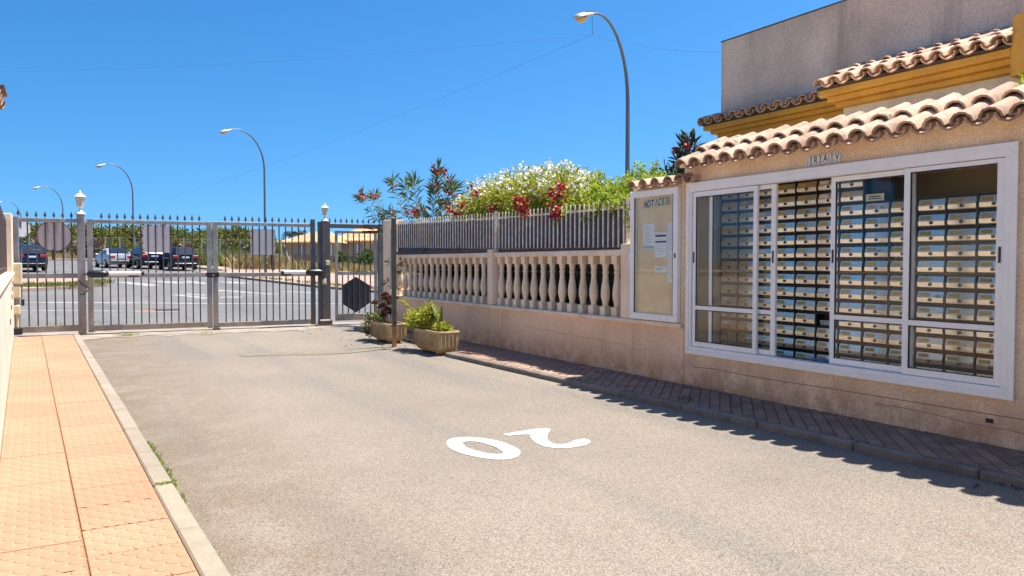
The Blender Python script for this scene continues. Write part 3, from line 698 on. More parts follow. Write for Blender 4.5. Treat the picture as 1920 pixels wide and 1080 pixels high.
# name tiles above the window
ns = thing('name_sign', 'small glazed tile sign reading IRIA IV above the mailbox window', 'sign', (6.498, 5.12, 2.59))
def sp(u, v): p = gx(u, v, 6.497); return p.y, p.z
L0 = sp(1513, 302); 
items = [('', 1513, 1517.5), ('I', 1517.5, 1526), ('R', 1526, 1535), ('I', 1535, 1543.5), ('A', 1543.5, 1553.5), ('', 1553.5, 1556.5), ('I', 1556.5, 1565.5), ('V', 1565.5, 1575.5), ('', 1575.5, 1578.5)]
for ch, u0, u1 in items:   # letters and border dashes
    ya = gx(u0, 300, 6.497).y; yb = gx(u1, 300, 6.497).y; zc = 2.618+(5.33-ya)*.04
    p = MB().box(6.490, 6.502, yb+.0015, ya-.0015, zc-.052, zc+.052).build('letter_tile', M_glaze, ns)
    e = MB(); ym = (ya+yb)/2
    if ch:
        text(ch, .095, M_ink, (6.489, ym, zc), p, sx=.78, name='letter')
        if ch == 'I':
            for dz in (-.029, .029): e.box(6.4885, 6.4895, ym-.013, ym+.013, zc+dz-.0025, zc+dz+.0025)
        for sgn in (-1, 1):
            e.box(6.4885, 6.4895, ym-.018, ym-.004, zc+sgn*.044-.003, zc+sgn*.044+.003); e.box(6.4885, 6.4895, ym+.004, ym+.018, zc+sgn*.044-.003, zc+sgn*.044+.003)
    else:
        for k in range(4): e.box(6.4885, 6.4895, ym-.003, ym+.003, zc-.04+.022*k-.006, zc-.04+.022*k+.006)
    e.build('border_marks', M_ink, p)

# mailbox banks ------------------------------------------------------------
CW, RH, ZB = .2785, .1422, .498
XF = 6.93
prof = [(.030, .118), (.0048, .112), (-.0055, .058), (-.0105, .054), (-.0105, .050), (-.0068, .012), (.004, .003), (.016, 0)]
dm = MB(); hw = CW/2-.014
for (x, z) in prof:
    dm.v += [Vector((x, -hw, z)), Vector((x, hw, z))]
for i in range(len(prof)-1): dm.f.append((2*i, 2*i+1, 2*i+3, 2*i+2))
dm.f.append(tuple(range(0, 2*len(prof), 2))); dm.f.append(tuple(range(1, 2*len(prof), 2))[::-1])
door_me = dm.mesh('mailbox', M_door)
lm = MB(); # label on the upper sloping face, viewer's left (+y)
def pf(z): # x on the upper face
    return .006+(-.0115)*(.106-z)/(.048)
lm.add([(pf(.100)-.004, hw-.015, .100), (pf(.100)-.004, hw-.118, .100), (pf(.066)-.003, hw-.118, .066), (pf(.066)-.003, hw-.015, .066)], [(0, 1, 2, 3)]); lab_me = lm.mesh('label', M_label)
lab2_me = lab_me.copy(); lab2_me.materials.clear(); lab2_me.materials.append(M_label2)
lk = MB(); n_ = 12
for rr, xx in ((.016, -.006), (.016, -.018), (.009, -.0185)):
    for j in range(n_): lk.v.append(Vector((xx, rr*math.cos(2*PI*j/n_), .036+rr*math.sin(2*PI*j/n_))))
for i in range(2):
    for j in range(n_): lk.f.append((i*n_+j, i*n_+(j+1) % n_, (i+1)*n_+(j+1) % n_, (i+1)*n_+j))
lk.f.append(tuple(2*n_+j for j in range(n_))); lock_me = lk.mesh('lock', M_lock)
nums = {(1, 1): '27', (1, 4): '54', (1, 9): '105', (7, 1): '25', (7, 5): '64', (5, 2): '22'}
def bank(label, ytop, cols, rows, openbox=None, numbers={}):
    yl = ytop-cols*CW; zt = ZB+rows*RH
    t = thing('mailbox_bank', label, 'mailboxes', (XF+.15, (ytop+yl)/2, .47), 'mailbox banks behind the sliding window')
    c = MB(); c.box(XF+.10, XF+.30, yl-.012, ytop+.012, .471, zt+.01)
    for i in range(cols+1): c.box(XF-.008, XF+.098, ytop-i*CW-.009, ytop-i*CW+.009, .471, zt+.01)
    for r in range(rows+1): c.box(XF+.004, XF+.097, yl-.01, ytop+.01, ZB+r*RH-.006, ZB+r*RH+.006)
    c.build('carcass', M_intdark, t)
    for i in range(cols):
        for r in range(rows):
            loc = (XF, ytop-(i+.5)*CW, ZB+r*RH+.014)
            if openbox == (i, r):
                pp = MB()
                for k in range(4): pp.obox((XF+.02+.01*k, loc[1]+.01*k-.02, loc[2]+.012+.012*k), (.09, .17, .004), .1*k-.1)
                pp.build('letters', M_paper, t); continue
            o = inst('mailbox', door_me, loc, t, rot=(0, 0, 0))
            s_ = random.random(); d = bpy.data.objects.new('label', lab_me if s_ > .14 else lab2_me); COL.objects.link(d); d.parent = o
            k_ = bpy.data.objects.new('lock', lock_me); COL.objects.link(k_); k_.parent = o
            ORG[o] = Vector(loc)
            nstr = numbers.get((i, rows-1-r))
            if nstr: text(nstr[0], .034, M_ink, (XF-.0175, loc[1]+nstr[1], loc[2]+nstr[2]), o, name='number', sx=1.0, rot=(PI/2, 0, -PI/2))
            elif random.random() < .35:
                text(str(random.choice([1, 2, 4, 5, 6, 7, 8, 9])*10+random.randint(0, 9)), .022, M_inkg, (XF-.0175+.018, loc[1]-.05, loc[2]+.072), o, name='number', rot=(PI/2-.45, 0, -PI/2))
bank('taller left bank of aluminium mailboxes with one box open, behind the open sash', 4.98+7*CW, 7, 14, openbox=(5, 3), numbers={(4, 2): ('22', -.02, .075), (6, 13): ('187', -.08, .03)})
bank('lower right bank of aluminium mailboxes two rows shorter, with numbers 27 and 54', 4.975, 7, 12, numbers={(2, 0): ('27', -.085, .030), (3, 2): ('54', -.07, .03), (0, 0): ('25', -.06, .070), (0, 3): ('64', -.03, .07), (2, 6): ('105', -.07, .07)})
cb = thing('notice_card', 'small cream card with printed lines standing on the lower mailbox bank', 'card', (6.95, 4.86, 2.21))
MB().box(6.925, 6.930, 4.76, 4.96, 2.213, 2.283).build('card', M_plate, cb)
t_ = MB(); t_.box(6.9235, 6.9245, 4.80, 4.92, 2.252, 2.262); t_.box(6.9235, 6.9245, 4.79, 4.93, 2.232, 2.240); t_.build('printed_lines', M_ink, cb)
bx_ = MB(); bx_.box(7.0, 7.28, 4.73, 4.95, 2.222, 2.50); bx_.box(6.99, 7.0, 4.735, 4.945, 2.30, 2.49); top(bx_.build('storage_box', M_rubber, bevel=.008), 'black storage box standing on the lower mailbox bank behind the card', 'box')
bc = MB(); random.seed(3); P0 = gz(1530, 688, .606)
for k in range(7): bc.obox((6.60+random.uniform(-.03, .03), 5.20+.03*k-.1, .618+random.uniform(0, .01)), (.05, .07, .012), random.uniform(0, 3))
top(bc.build('cleaning_cloth', M_bluebox, bevel=.004), 'crumpled blue cloth lying on the window sill by the open sash', 'cloth')

# ================================================================ HOUSE BEHIND (right)
hs_ = thing('terrace_house', 'grey rendered house with ochre stepped cornices and clay tile eaves behind the mailboxes', 'house', (9.5, 4, 0))
MB().box(9.15, 9.5, -6, 9.18, 0, 5.13).build('upper_wall', M_grey, hs_)
MB().box(9.14, 9.51, -6, 9.19, 5.131, 5.15).build('wall_cap', M_edge, hs_)
MB().box(8.98, 9.148, 6.40, 9.0, 0, 3.75).build('wall', M_cream_wall, hs_)
MB().box(8.42, 9.149, -6, 6.36, 0, 3.75).build('wall', M_cream_wall, hs_)
for i, (x, z0, z1, e) in enumerate(((8.78, 3.69, 3.765, 9.20), (8.86, 3.63, 3.688, 9.12), (8.94, 3.565, 3.628, 9.05))):
    MB().box(x, 9.147, 6.41, e, z0, z1).build('cornice_step', M_ochre, hs_, bevel=.008)
for i, (x, z0, z1, e) in enumerate(((8.13, 3.655, 3.735, 6.50), (8.21, 3.59, 3.653, 6.44), (8.30, 3.525, 3.588, 6.39))):
    MB().box(x, 9.146, 4.24, e, z0, z1).build('cornice_step', M_ochre, hs_, bevel=.008)
r1 = MB(); r1.prism([(8.76, 6.52, 3.767), (9.148, 6.52, 3.767), (9.148, 6.52, 3.93), (8.76, 6.52, 3.80)], (0, 2.68, 0)); ro1 = r1.build('roof', M_mortar, hs_)
roof_tiles(ro1, T_dark, 8.70, 3.775, math.radians(18), [9.14-.213*i for i in range(12)], 1, .36, .213)
r2 = MB(); r2.prism([(8.10, 4.2, 3.737), (9.147, 4.2, 3.737), (9.147, 4.2, 4.10), (8.10, 4.2, 3.765)], (0, 2.30, 0)); ro2 = r2.build('roof', M_mortar, hs_)
roof_tiles(ro2, T_dark, 8.05, 3.745, math.radians(19), [6.44-.213*i for i in range(11)], 3, .37, .213, lift=.014)
# tiles turning the corner at the left end
for k in range(2): inst('roof_tile', T_dark, (8.78+.2*k, 9.30, 3.79+.06*k), ro1, rot=(0, -math.radians(10), -.9))
ob = MB(); ob.prism([(8.12, 4.235, 3.44), (9.14, 4.235, 3.44), (9.14, 2.6, 3.44), (7.2, 2.6, 3.30), (7.35, 3.35, 3.34)], (0, 0, .42)); 
ob.add([(8.14, 4.23, 3.86), (9.13, 4.23, 3.90), (9.13, 2.62, 4.3), (7.25, 2.62, 4.15), (7.38, 3.35, 4.02)], [(0, 1, 2, 3, 4)])
ob.build('gable_block', M_ochre, hs_)
MB().prism([(8.14, 4.232, 3.861), (7.38, 3.352, 3.761), (7.25, 2.6, 3.72), (9.1, 2.6, 3.86), (9.1, 4.232, 3.861)], (0, 0, .17)).build('gable_top', M_ochre, hs_)

# ================================================================ LEFT: wall, railing, house
lw = thing('side_wall', 'sunlit white rendered wall with coping along the orange pavement at left edge', 'wall', (-.9, 13, 0))
MB().prism([(XW(-5), -5, 0), (XW(18.9), 18.9, 0), (XW(18.9)-.26, 18.9, 0), (XW(-5)-.26, -5, 0)], (0, 0, 1.36)).build('wall_base', M_wwhite, lw)
MB().prism([(XW(-5)+.035, -5, 1.361), (XW(18.9)+.035, 18.9, 1.361), (XW(18.9)-.30, 18.9, 1.361), (XW(-5)-.30, -5, 1.361)], (0, 0, .055)).build('coping', M_cap, lw, bevel=.008)
MB().box(-1.32, -.985, 18.93, 19.33, 0, 2.62).build('pier', M_cap, lw, bevel=.01)
for (yq, zq) in ((18.4, 1.20), (17.6, 1.10), (16.7, .98), (15.5, .85), (14.0, .70)):
    MB().box(XW(yq)-.03, XW(yq)+.012, yq-.05, yq+.05, zq-.035, zq+.045).build('weep_tile', M_fencedark, lw)
lr = thing('railing', 'dark brown iron bar railing on top of the white wall at left edge', 'railing', (-.95, 13, 1.416))
lbm = MB().box(-.012, .012, -.006, .006, 0, 1.03).mesh('bar', M_bar)
yq = 9.0
while yq < 18.8: inst('bar', lbm, (XW(yq)-.10, yq, 1.43), lr); yq += .125
for z in (1.50, 2.36): MB().prism([(XW(8.9)-.115, 8.9, z), (XW(8.9)-.085, 8.9, z), (XW(8.9)-.085, 8.9, z+.03), (XW(8.9)-.115, 8.9, z+.03)], (XW(18.9)-XW(8.9), 10.0, 0)).build('rail', M_bar, lr)
lh = thing('guard_house', 'cream walled house whose clay tile eave corner peeks in at the left edge', 'house', (-2.5, 4, 0))
MB().box(-6, -.98, -6, 9.45, 0, 3.2).build('wall', M_cream_wall, lh)
MB().prism([(-.70, -6, 3.20), (-.70, -6, 3.26), (-6.2, -6, 4.7), (-6.2, -6, 3.20)], (0, 15.62, 0)).build('roof', M_tiledark, lh)
T_l = tile_mesh('roof_tile', .115, .09, .42, .012, M_tiledark)
for k in range(22):
    inst('roof_tile', T_l, (-.535, 9.72-.23*k, 3.30), lh, rot=(0, PI+math.radians(17)*1, 0))
for k in range(3):
    inst('roof_tile', T_l, (-.545-.37*k, 9.80, 3.46+.10*k), lh, rot=(0, math.radians(-195), 0))
for (ya, yb) in ((6.2, 7.4), (3.2, 4.4)):
    wv = MB().box(-.985, -.955, ya, yb, 1.1, 2.3).build('window', M_alu, lh); MB().box(-.953, -.950, ya+.06, yb-.06, 1.16, 2.24).build('pane', M_carglass, wv)

# ================================================================ GATE
def GL(x, off=0.0): return 19.7-.05*x+off
RZ = -.05
def gbox(mb, x0, x1, z0, z1, th=.06, off=0.0): return mb.obox(((x0+x1)/2, GL((x0+x1)/2, off), (z0+z1)/2), (x1-x0, th, z1-z0), RZ)
spk = MB(); spk.lathe(0, 0, [(.006, 0), (.012, .012), (.006, .026)], 6)
spk.add([(0, -.006, .022), (0, .006, .022), (-.032, 0, .062), (.032, 0, .062), (0, 0, .165), (0, -.010, .07), (0, .010, .07)], [(0, 3, 5), (3, 4, 5), (4, 2, 5), (2, 0, 5), (1, 6, 3), (3, 6, 4), (4, 6, 2), (2, 6, 1)])
spk_me = spk.mesh('spike', M_bar)
def gbars(parent, xs, z0, z1, zs, r=.0135):
    for x in xs:
        b = MB(); b.obox((x, GL(x), (z0+z1)/2), (2*r, 2*r, z1-z0), RZ); o = b.build('bar', M_bar, parent)
        if zs: inst('spike', spk_me, (x, GL(x), zs), o, rot=(0, 0, RZ+random.uniform(-.1, .1)))
def frame(parent, name, parts, m=M_steel, th=.065, bevel=.004):
    for p in parts:
        mb = MB(); gbox(mb, *p[:4], th=p[4] if len(p) > 4 else th); mb.build(p[5] if len(p) > 5 else name, m, parent, bevel=bevel)
fp = thing('fence_panel', 'narrow fixed grey steel fence panel with spikes at the left end of the gate', 'fence', (-.35, GL(-.35), 0), 'spiked steel gate line')
frame(fp, 'rail', [(-.90, .185, 2.49, 2.57), (-.90, .185, 1.265, 1.37, .05), (-.90, .185, .09, .22)])
frame(fp, 'post', [(-1.0, -.90, .05, 2.60, .10)])
gbars(fp, [-.74+.166*i for i in range(6)], .215, 2.50, 2.57)
inst('spike', spk_me, (-.905, GL(-.9), 2.6), fp)
p1 = thing('gate_post', 'square steel gate post at the left, rusty at its foot, under a white lantern', 'post', (.265, GL(.265), 0), 'gate posts')
frame(p1, 'post', [(.19, .345, 0, 2.66, .15)]); frame(p1, 'cap', [(.18, .355, 2.662, 2.68, .17)])
g1 = thing('gate_leaf', 'left leaf of the grey steel double gate with a white operator arm', 'gate', (1.7, GL(1.7), .05), 'leaves of the double gate')
frame(g1, 'rail', [(.50, 2.87, 2.49, 2.57), (.50, 2.87, 1.27, 1.365, .05), (.50, 2.87, .075, .20)])
frame(g1, 'stile', [(.385, .498, .05, 2.58), (2.872, 2.985, .05, 2.575)])
xs1 = [.675+.157*i for i in range(14)]; gbars(g1, xs1, .195, 2.50, 2.57)
g2 = thing('gate_leaf', 'right leaf of the grey steel double gate with a small blank board', 'gate', (4.2, GL(4.2), .05), 'leaves of the double gate')
frame(g2, 'rail', [(3.12, 5.31, 2.50, 2.58), (3.12, 5.31, 1.27, 1.365, .05), (3.12, 5.31, .065, .175)])
frame(g2, 'stile', [(3.005, 3.118, .05, 2.58), (2.999, 3.0, .05, .06)][:1]); frame(g2, 'stile', m=M_steeld, parts=[(5.312, 5.425, .05, 2.62)])
xs2 = [3.29+.157*i for i in range(13)]; gbars(g2, xs2, .17, 2.51, 2.58)
MB().obox((5.37, GL(5.37), 2.66), (.10, .09, .07), RZ).build('hinge', M_bar, g2)
lkb = MB(); lkb.obox((2.995, GL(3.0, -.055), 1.32), (.27, .05, .13), RZ); lo = lkb.build('lock_box', M_black, g1, bevel=.008); MB().obox((3.0, GL(3.0, -.085), 1.31), (.05, .012, .035), RZ).build('keyhole_cover', M_steel, lo)
st = MB(); st.obox((3.06, GL(3.05, -.07), .03), (.16, .14, .06), RZ); st.obox((3.06, GL(3.05, -.07), .085), (.08, .08, .05), RZ); top(st.build('gate_stop', M_bar, bevel=.006), 'small rusty floor stop under the meeting stiles of the double gate', 'gate stop')
def boardsign(name, x0, x1, z0, z1, m, label, off=.02, screws=4):
    t = thing(name, label, 'sign', ((x0+x1)/2, GL((x0+x1)/2, off), z0), 'boards fixed to the gate')
    mb = MB(); gbox(mb, x0, x1, z0, z1, th=.006, off=off); mb.build('panel', m, t)
    s_ = MB()
    for k in range(screws):
        z = z0+.06+(z1-z0-.12)*k/(screws-1)
        for x in (x0+.015, x1-.015): s_.obox((x, GL(x, off-.006), z), (.018, .008, .02), RZ)
    s_.build('fixing', M_rubber, t)
boardsign('sign_board', 1.50, 2.105, 1.84, 2.455, M_signwhite, 'pale square board fixed behind the bars of the left gate leaf')
boardsign('sign_board', 3.87, 4.455, 1.80, 2.425, M_signwhite, 'pale square board fixed behind the bars of the right gate leaf')
rs = thing('round_sign', 'weathered grey round sign seen from behind on the left fence panel', 'sign', (-.24, GL(-.24, .02), 1.85), 'boards fixed to the gate')
c0 = Vector((-.245, GL(-.245, .025), 2.19)); rr = .335; mb = MB(); dx = Vector((math.cos(RZ), math.sin(RZ), 0))
mb.prism([c0+dx*rr*math.cos(2*PI*k/40)+Vector((0, 0, rr*math.sin(2*PI*k/40))) for k in range(40)], (0, .006, 0)); mb.build('panel', M_signback, rs)
mb = MB(); mb.tube([c0+dx*rr*math.cos(2*PI*k/40)+Vector((0, 0, rr*math.sin(2*PI*k/40))) for k in range(41)], .008, 6, caps=False); mb.build('rim', M_bar, rs)
MB().obox((-.27, GL(-.27, .03), 1.78), (.05, .02, .22), RZ).build('bracket', M_bar, rs)
# pedestrian gate and frame
p2 = thing('gate_post', 'wide dark steel post between the double gate and pedestrian gate, lantern on top', 'post', (5.66, GL(5.66), 0), 'gate posts')
frame(p2, 'post', m=M_steeld, parts=[(5.50, 5.585, 0, 2.64, .12), (5.587, 5.79, 0, 2.66, .18)]); frame(p2, 'base_plate', [(5.44, 5.84, .006, .03, .26)], m=M_bar)
MB().obox((5.66, GL(5.66, -.02), .10), (.34, .20, .14), RZ).build('foot', M_bar, p2, bevel=.03)
cbx = MB(); cbx.obox((5.71, GL(5.71, -.11), 1.60), (.10, .05, .12), RZ); top(cbx.build('key_switch', M_cream, bevel=.01), 'small cream key switch box on the wide gate post', 'switch box')
cbx = MB(); cbx.obox((5.62, GL(5.62, -.11), 1.13), (.10, .05, .14), RZ); cbx.obox((5.62, GL(5.62, -.14), 1.12), (.05, .02, .05), RZ); top(cbx.build('photocell', M_cream, bevel=.012), 'small worn photocell box lower on the wide gate post', 'sensor')
pf_ = thing('gate_surround', 'steel surround of the pedestrian gate with a row of spikes on its lintel', 'gate frame', (6.5, GL(6.5), 0))
frame(pf_, 'lintel', m=M_steeld, parts=[(5.795, 7.06, 2.49, 2.60, .09)]); frame(pf_, 'jamb', m=M_steeld, parts=[(7.062, 7.20, 0, 2.60, .12)])
for i in range(10): inst('spike', spk_me, (5.80+.145*i, GL(5.8+.145*i), 2.60), pf_)
pg = thing('pedestrian_gate', 'narrow barred pedestrian gate with a hexagonal plate, beside the wall', 'gate', (6.47, GL(6.47), .05))
frame(pg, 'stile', [(5.93, 6.0, .12, 2.42), (6.96, 7.03, .12, 2.42)], th=.05); frame(pg, 'rail', [(6.002, 6.958, 2.36, 2.42), (6.002, 6.958, 1.29, 1.385), (6.002, 6.958, .12, .29)], th=.05)
gbars(pg, [6.12+.147*i for i in range(6)], .285, 2.37, None)
MB().obox((6.85, GL(6.85, -.05), 2.41), (.42, .07, .06), RZ).build('door_closer', M_black, pg, bevel=.01)
MB().tube([(6.95, GL(6.95, -.05), 2.46), (6.75, GL(6.75, -.12), 2.49), (6.66, GL(6.66, -.04), 2.50)], .012, 6).build('closer_arm', M_black, pg)
hx = thing('hexagonal_sign', 'dark hexagonal metal plate seen from behind on the pedestrian gate', 'sign', (6.47, GL(6.47), .31), 'boards fixed to the gate')
hp = [(6.475, 1.235), (6.835, 1.01), (6.835, .56), (6.475, .32), (6.11, .56), (6.11, 1.01)]
MB().prism([(x, GL(x, .018), z) for x, z in hp], (0, .006, 0)).build('panel', M_signdark, hx)
MB().tube([(x, GL(x, .018), z) for x, z in hp+hp[:1]], .008, 5).build('rim', M_bar, hx)
# lanterns
def lantern(x, z, s, label):
    t = thing('lantern', label, 'lantern', (x, GL(x), z), 'white lanterns on the gate posts'); y = GL(x)
    k = s/.52
    MB().lathe(x, y, [(.11*k, z), (.105*k, z+.018*k), (.07*k, z+.035*k), (.04*k, z+.07*k), (.028*k, z+.10*k), (.026*k, z+.13*k), (.045*k, z+.15*k), (.060*k, z+.165*k)], 12).build('base', M_lampw, t, smooth=True)
    MB().lathe(x, y, [(.052*k, z+.166*k), (.088*k, z+.365*k)], 6).build('glass', M_lglass, t)
    c = MB()
    for j in range(6):
        a = 2*PI*j/6; c.tube([(x+.056*k*math.cos(a), y+.056*k*math.sin(a), z+.166*k), (x+.092*k*math.cos(a), y+.092*k*math.sin(a), z+.366*k)], .008*k, 4)
    c.build('cage', M_lampw, t)
    MB().lathe(x, y, [(.115*k, z+.367*k), (.118*k, z+.378*k), (.07*k, z+.425*k), (.035*k, z+.45*k), (.02*k, z+.465*k), (.026*k, z+.48*k), (.008*k, z+.52*k)], 6).build('hood', M_lampw, t)
lantern(.265, 2.682, .53, 'white lantern on the left square gate post')
lantern(5.68, 2.662, .46, 'white lantern on the wide post beside the pedestrian gate')
# gate operators
def operator(x0, x1, xh0, xh1, z, label, lo):
    t = thing('gate_operator', label, 'gate motor', ((x0+x1)/2, GL((x0+x1)/2, -.14), z), 'swing gate operators'); o_ = -.15
    MB().tube([(x0, GL(x0, o_), z), (x1, GL(x1, o_), z)], .048, 12).build('tube', M_tubew, t, smooth=True)
    n = 9; a, b_ = xh0, xh1; P = [(a+(b_-a)*i/n, GL(a+(b_-a)*i/n, o_), z-.012) for i in range(n+1)]
    MB().tube(P, [.045]+[.070, .08, .084, .086, .086, .084, .08, .066]+[.03], 12).build('head', M_black, t, smooth=True)
    e = x1 if abs(x1-xh0) > abs(x0-xh0) and abs(x1-xh1) > abs(x0-xh1) else x0
    MB().tube([(e-.03, GL(e, o_), z), (e+.03, GL(e, o_), z)], .055, 12).build('end_cap', M_black, t)
    MB().obox((lo, GL(lo, -.09), z-.07), (.20, .16, .04), RZ).build('bracket', M_bar, t)
    q = xh0 if abs(xh0-x0) > abs(xh1-x0) and abs(xh0-x1) > abs(xh1-x1) else xh1
    MB().obox((q, GL(q, -.10), z-.01), (.16, .12, .035), RZ).build('pivot', M_bar, t)
operator(.80, 1.48, .37, .80, 1.365, 'gate motor with white tube and black head on the left leaf', 1.30)
operator(4.58, 5.14, 5.60, 5.14, 1.375, 'gate motor with white tube and black head on the right leaf', 4.70)
cbl = MB(); cpts = [(.20, 1.22), (.26, 1.13), (.34, 1.08), (.42, 1.03), (.38, .98), (.30, .90), (.22, .90)]
cbl.tube([(x, GL(x, -.11), z) for x, z in cpts], .010, 6); cbl.tube([(.36, GL(.36, -.11), 1.07), (.36, GL(.36, -.11), .96)], .008, 6); top(cbl.build('loose_cable', M_black, smooth=True), 'black looped cable hanging on the left gate post', 'cable')
# meter boxes on the left pier
mbx = [('meter_box', (-1.01, -.83), (1.15, 1.60), 'large cream electrical box at the left end of the gate'), ('meter_box', (-1.0, -.86), (.86, 1.12), 'middle cream electrical box under the large one at left'), ('meter_box', (-1.0, -.87), (.52, .72), 'lowest small cream electrical box at left')]
for nm, xr, zr, lab in mbx:
    m = MB().box(xr[0], xr[1], 19.12, 19.32, zr[0], zr[1]); t = thing(nm, lab, 'electrical box', (sum(xr)/2, 19.3, zr[0]), 'electrical boxes by the left pier'); m.build('case', M_cream, t, bevel=.018)
    MB().box(xr[0]+.02, xr[1]-.02, 19.112, 19.119, zr[0]+.03, zr[1]-.03).build('lid', M_cream, t)
cdt = MB().tube([(-.95, 19.30, .72), (-.95, 19.30, .86)], .02, 8); cdt.tube([(-.93, 19.2, .22), (-.93, 19.2, .52)], .03, 8); top(cdt.build('conduit', M_cream), 'cream conduit pipe joining the electrical boxes at left', 'pipe')
hb = MB().box(-1.02, -.83, 18.85, 19.1, .12, .26); top(hb.build('hinge_box', M_black, bevel=.01), 'black box near the ground at the left end of the gate', 'box')
hb = MB().box(-.86, -.80, 19.2, 19.3, .70, .84); top(hb.build('floodlight', M_black, bevel=.01), 'tiny black lamp fixed beside the electrical boxes at left', 'lamp')

# steel post in front of the wall end
sp_ = thing('steel_post', 'tall grey green square steel post rusty at its foot beside the planters', 'post', (5.22, 13.46, 0))
MB().box(5.18, 5.255, 13.42, 13.495, 0, 2.43).build('shaft', M_post, sp_, bevel=.006)
MB().box(5.172, 5.263, 13.412, 13.503, .52, .54).build('band', M_bar, sp_)
# ================================================================ PLANTERS
def planter(cx, cy, wx, wy, z0, h, label):
    t = thing('planter', label, 'planter', (cx, cy, z0), 'concrete planters in front of the wall')
    ch = .045
    def ring(sx, sy, z, c):
        hx_, hy_ = wx/2*sx, wy/2*sy; return [(cx-hx_+c, cy-hy_, z), (cx+hx_-c, cy-hy_, z), (cx+hx_, cy-hy_+c, z), (cx+hx_, cy+hy_-c, z), (cx+hx_-c, cy+hy_, z), (cx-hx_+c, cy+hy_, z), (cx-hx_, cy+hy_-c, z), (cx-hx_, cy-hy_+c, z)]
    mb = MB(); rings = [ring(.72, .86, z0+.05, ch), ring(.93, .96, z0+.13, ch), ring(1, 1, z0+h-.045, ch), ring(1.0, 1.0, z0+h-.04, ch), ring(.9, .95, z0+h-.04, ch*.9), ring(.86, .93, z0+h-.10, ch*.8)]
    for r in rings: mb.v += [Vector(p) for p in r]
    for i in range(len(rings)-1):
        for j in range(8): mb.f.append((i*8+j, i*8+(j+1) % 8, i*8+8+(j+1) % 8, i*8+8+j))
    mb.f.append(tuple(range(8))[::-1]); mb.build('trough', M_planter, t)
    rm = MB(); R_ = [ring(1.05, 1.02, z0+h-.042, ch), ring(1.07, 1.03, z0+h-.02, ch), ring(1.05, 1.02, z0+h, ch), ring(.9, .95, z0+h, ch*.9), ring(.9, .95, z0+h-.042, ch*.9)]
    for r in R_: rm.v += [Vector(p) for p in r]
    for i in range(5):
        for j in range(8): a = i; b_ = (i+1) % 5; rm.f.append((a*8+j, a*8+(j+1) % 8, b_*8+(j+1) % 8, b_*8+j))
    rm.build('rim', M_planter, t)
    rb = MB(); n = 12                                       # vertical ribs cast in the long and short faces
    for i in range(n):
        y = cy-wy/2+ch+.02+(wy-2*ch-.04)*i/(n-1)
        for sx in (-1, 1): x = cx+sx*wx/2; rb.prism([(x-.0*sx, y-.011, z0+.14), (x-.0*sx, y+.011, z0+.14), (x, y+.011, z0+h-.05), (x, y-.011, z0+h-.05)], (sx*.013, 0, 0))
    for i in range(5):
        x = cx-wx/2+ch+.015+(wx-2*ch-.03)*i/4
        for sy in (-1, 1): y = cy+sy*wy/2; rb.prism([(x-.011, y, z0+.14), (x+.011, y, z0+.14), (x+.011, y, z0+h-.05), (x-.011, y, z0+h-.05)], (0, sy*.013, 0))
    rb.build('ribs', M_planter, t)
    for sy in (-1, 1): MB().box(cx-wx*.3, cx+wx*.3, cy+sy*wy*.3-.04, cy+sy*wy*.3+.04, z0, z0+.06).build('foot', M_planter, t)
    MB().prism([(p[0], p[1], z0+h-.09) for p in ring(.86, .93, 0, ch*.8)], (0, 0, .02)).build('soil', M_planter_soil, t)
planter(5.50, 12.22, .40, 1.06, .045, .41, 'ribbed ochre concrete planter with the bright green bush, right of the steel post')
planter(5.47, 14.42, .40, 1.0, .045, .39, 'ribbed ochre concrete planter with dark red plants, left of the steel post')
# bush in the near planter
bt = thing('leafy_bush', 'bright yellow green leafy bush growing in the right planter', 'plant', (5.5, 12.4, .40))
f = MB(); random.seed(11)
blobs(f, [((5.46, 12.55, .62), (.24, .34, .20)), ((5.40, 12.95, .62), (.17, .20, .14)), ((5.46, 12.35, .74), (.16, .18, .16)), ((5.52, 11.98, .50), (.16, .20, .09)), ((5.42, 12.75, .55), (.24, .30, .14))], 2600, .06, .04, shell=.2)
for k in range(5):
    p0 = Vector((5.45, 12.9, .65)); d = Vector((-.25-.1*k*.3, .55, .45+.1*random.random())).normalized()
    for i in range(22): leaf(f, p0+d*.022*i, (d+rv()*1.1), .045, .024)
f.build('foliage', M_jleaf, bt, recalc=False)
s_ = MB()
for k in range(7): s_.tube([(5.5, 12.4+.08*(k-3), .38), (5.47, 12.4+.14*(k-3), .66)], .008, 5)
s_.build('stems', M_bark, bt)
ct = thing('cactus', 'branching column cactus standing in the bush of the right planter', 'cactus', (5.5, 12.15, .40))
def column(mb, pts, r):
    mb.tube(pts, [r*.8]+[r]*(len(pts)-2)+[r*.35], 8)
mb = MB(); column(mb, [(5.5, 12.15, .38), (5.5, 12.16, .55), (5.49, 12.22, .72), (5.47, 12.34, .88), (5.46, 12.36, 1.0)], .034); column(mb, [(5.5, 12.15, .50), (5.51, 12.03, .62), (5.51, 12.0, .74), (5.51, 11.98, .88)], .030); column(mb, [(5.5, 12.2, .6), (5.46, 12.42, .8), (5.45, 12.45, .93)], .03); mb.build('stem', M_cactus, ct, smooth=True)
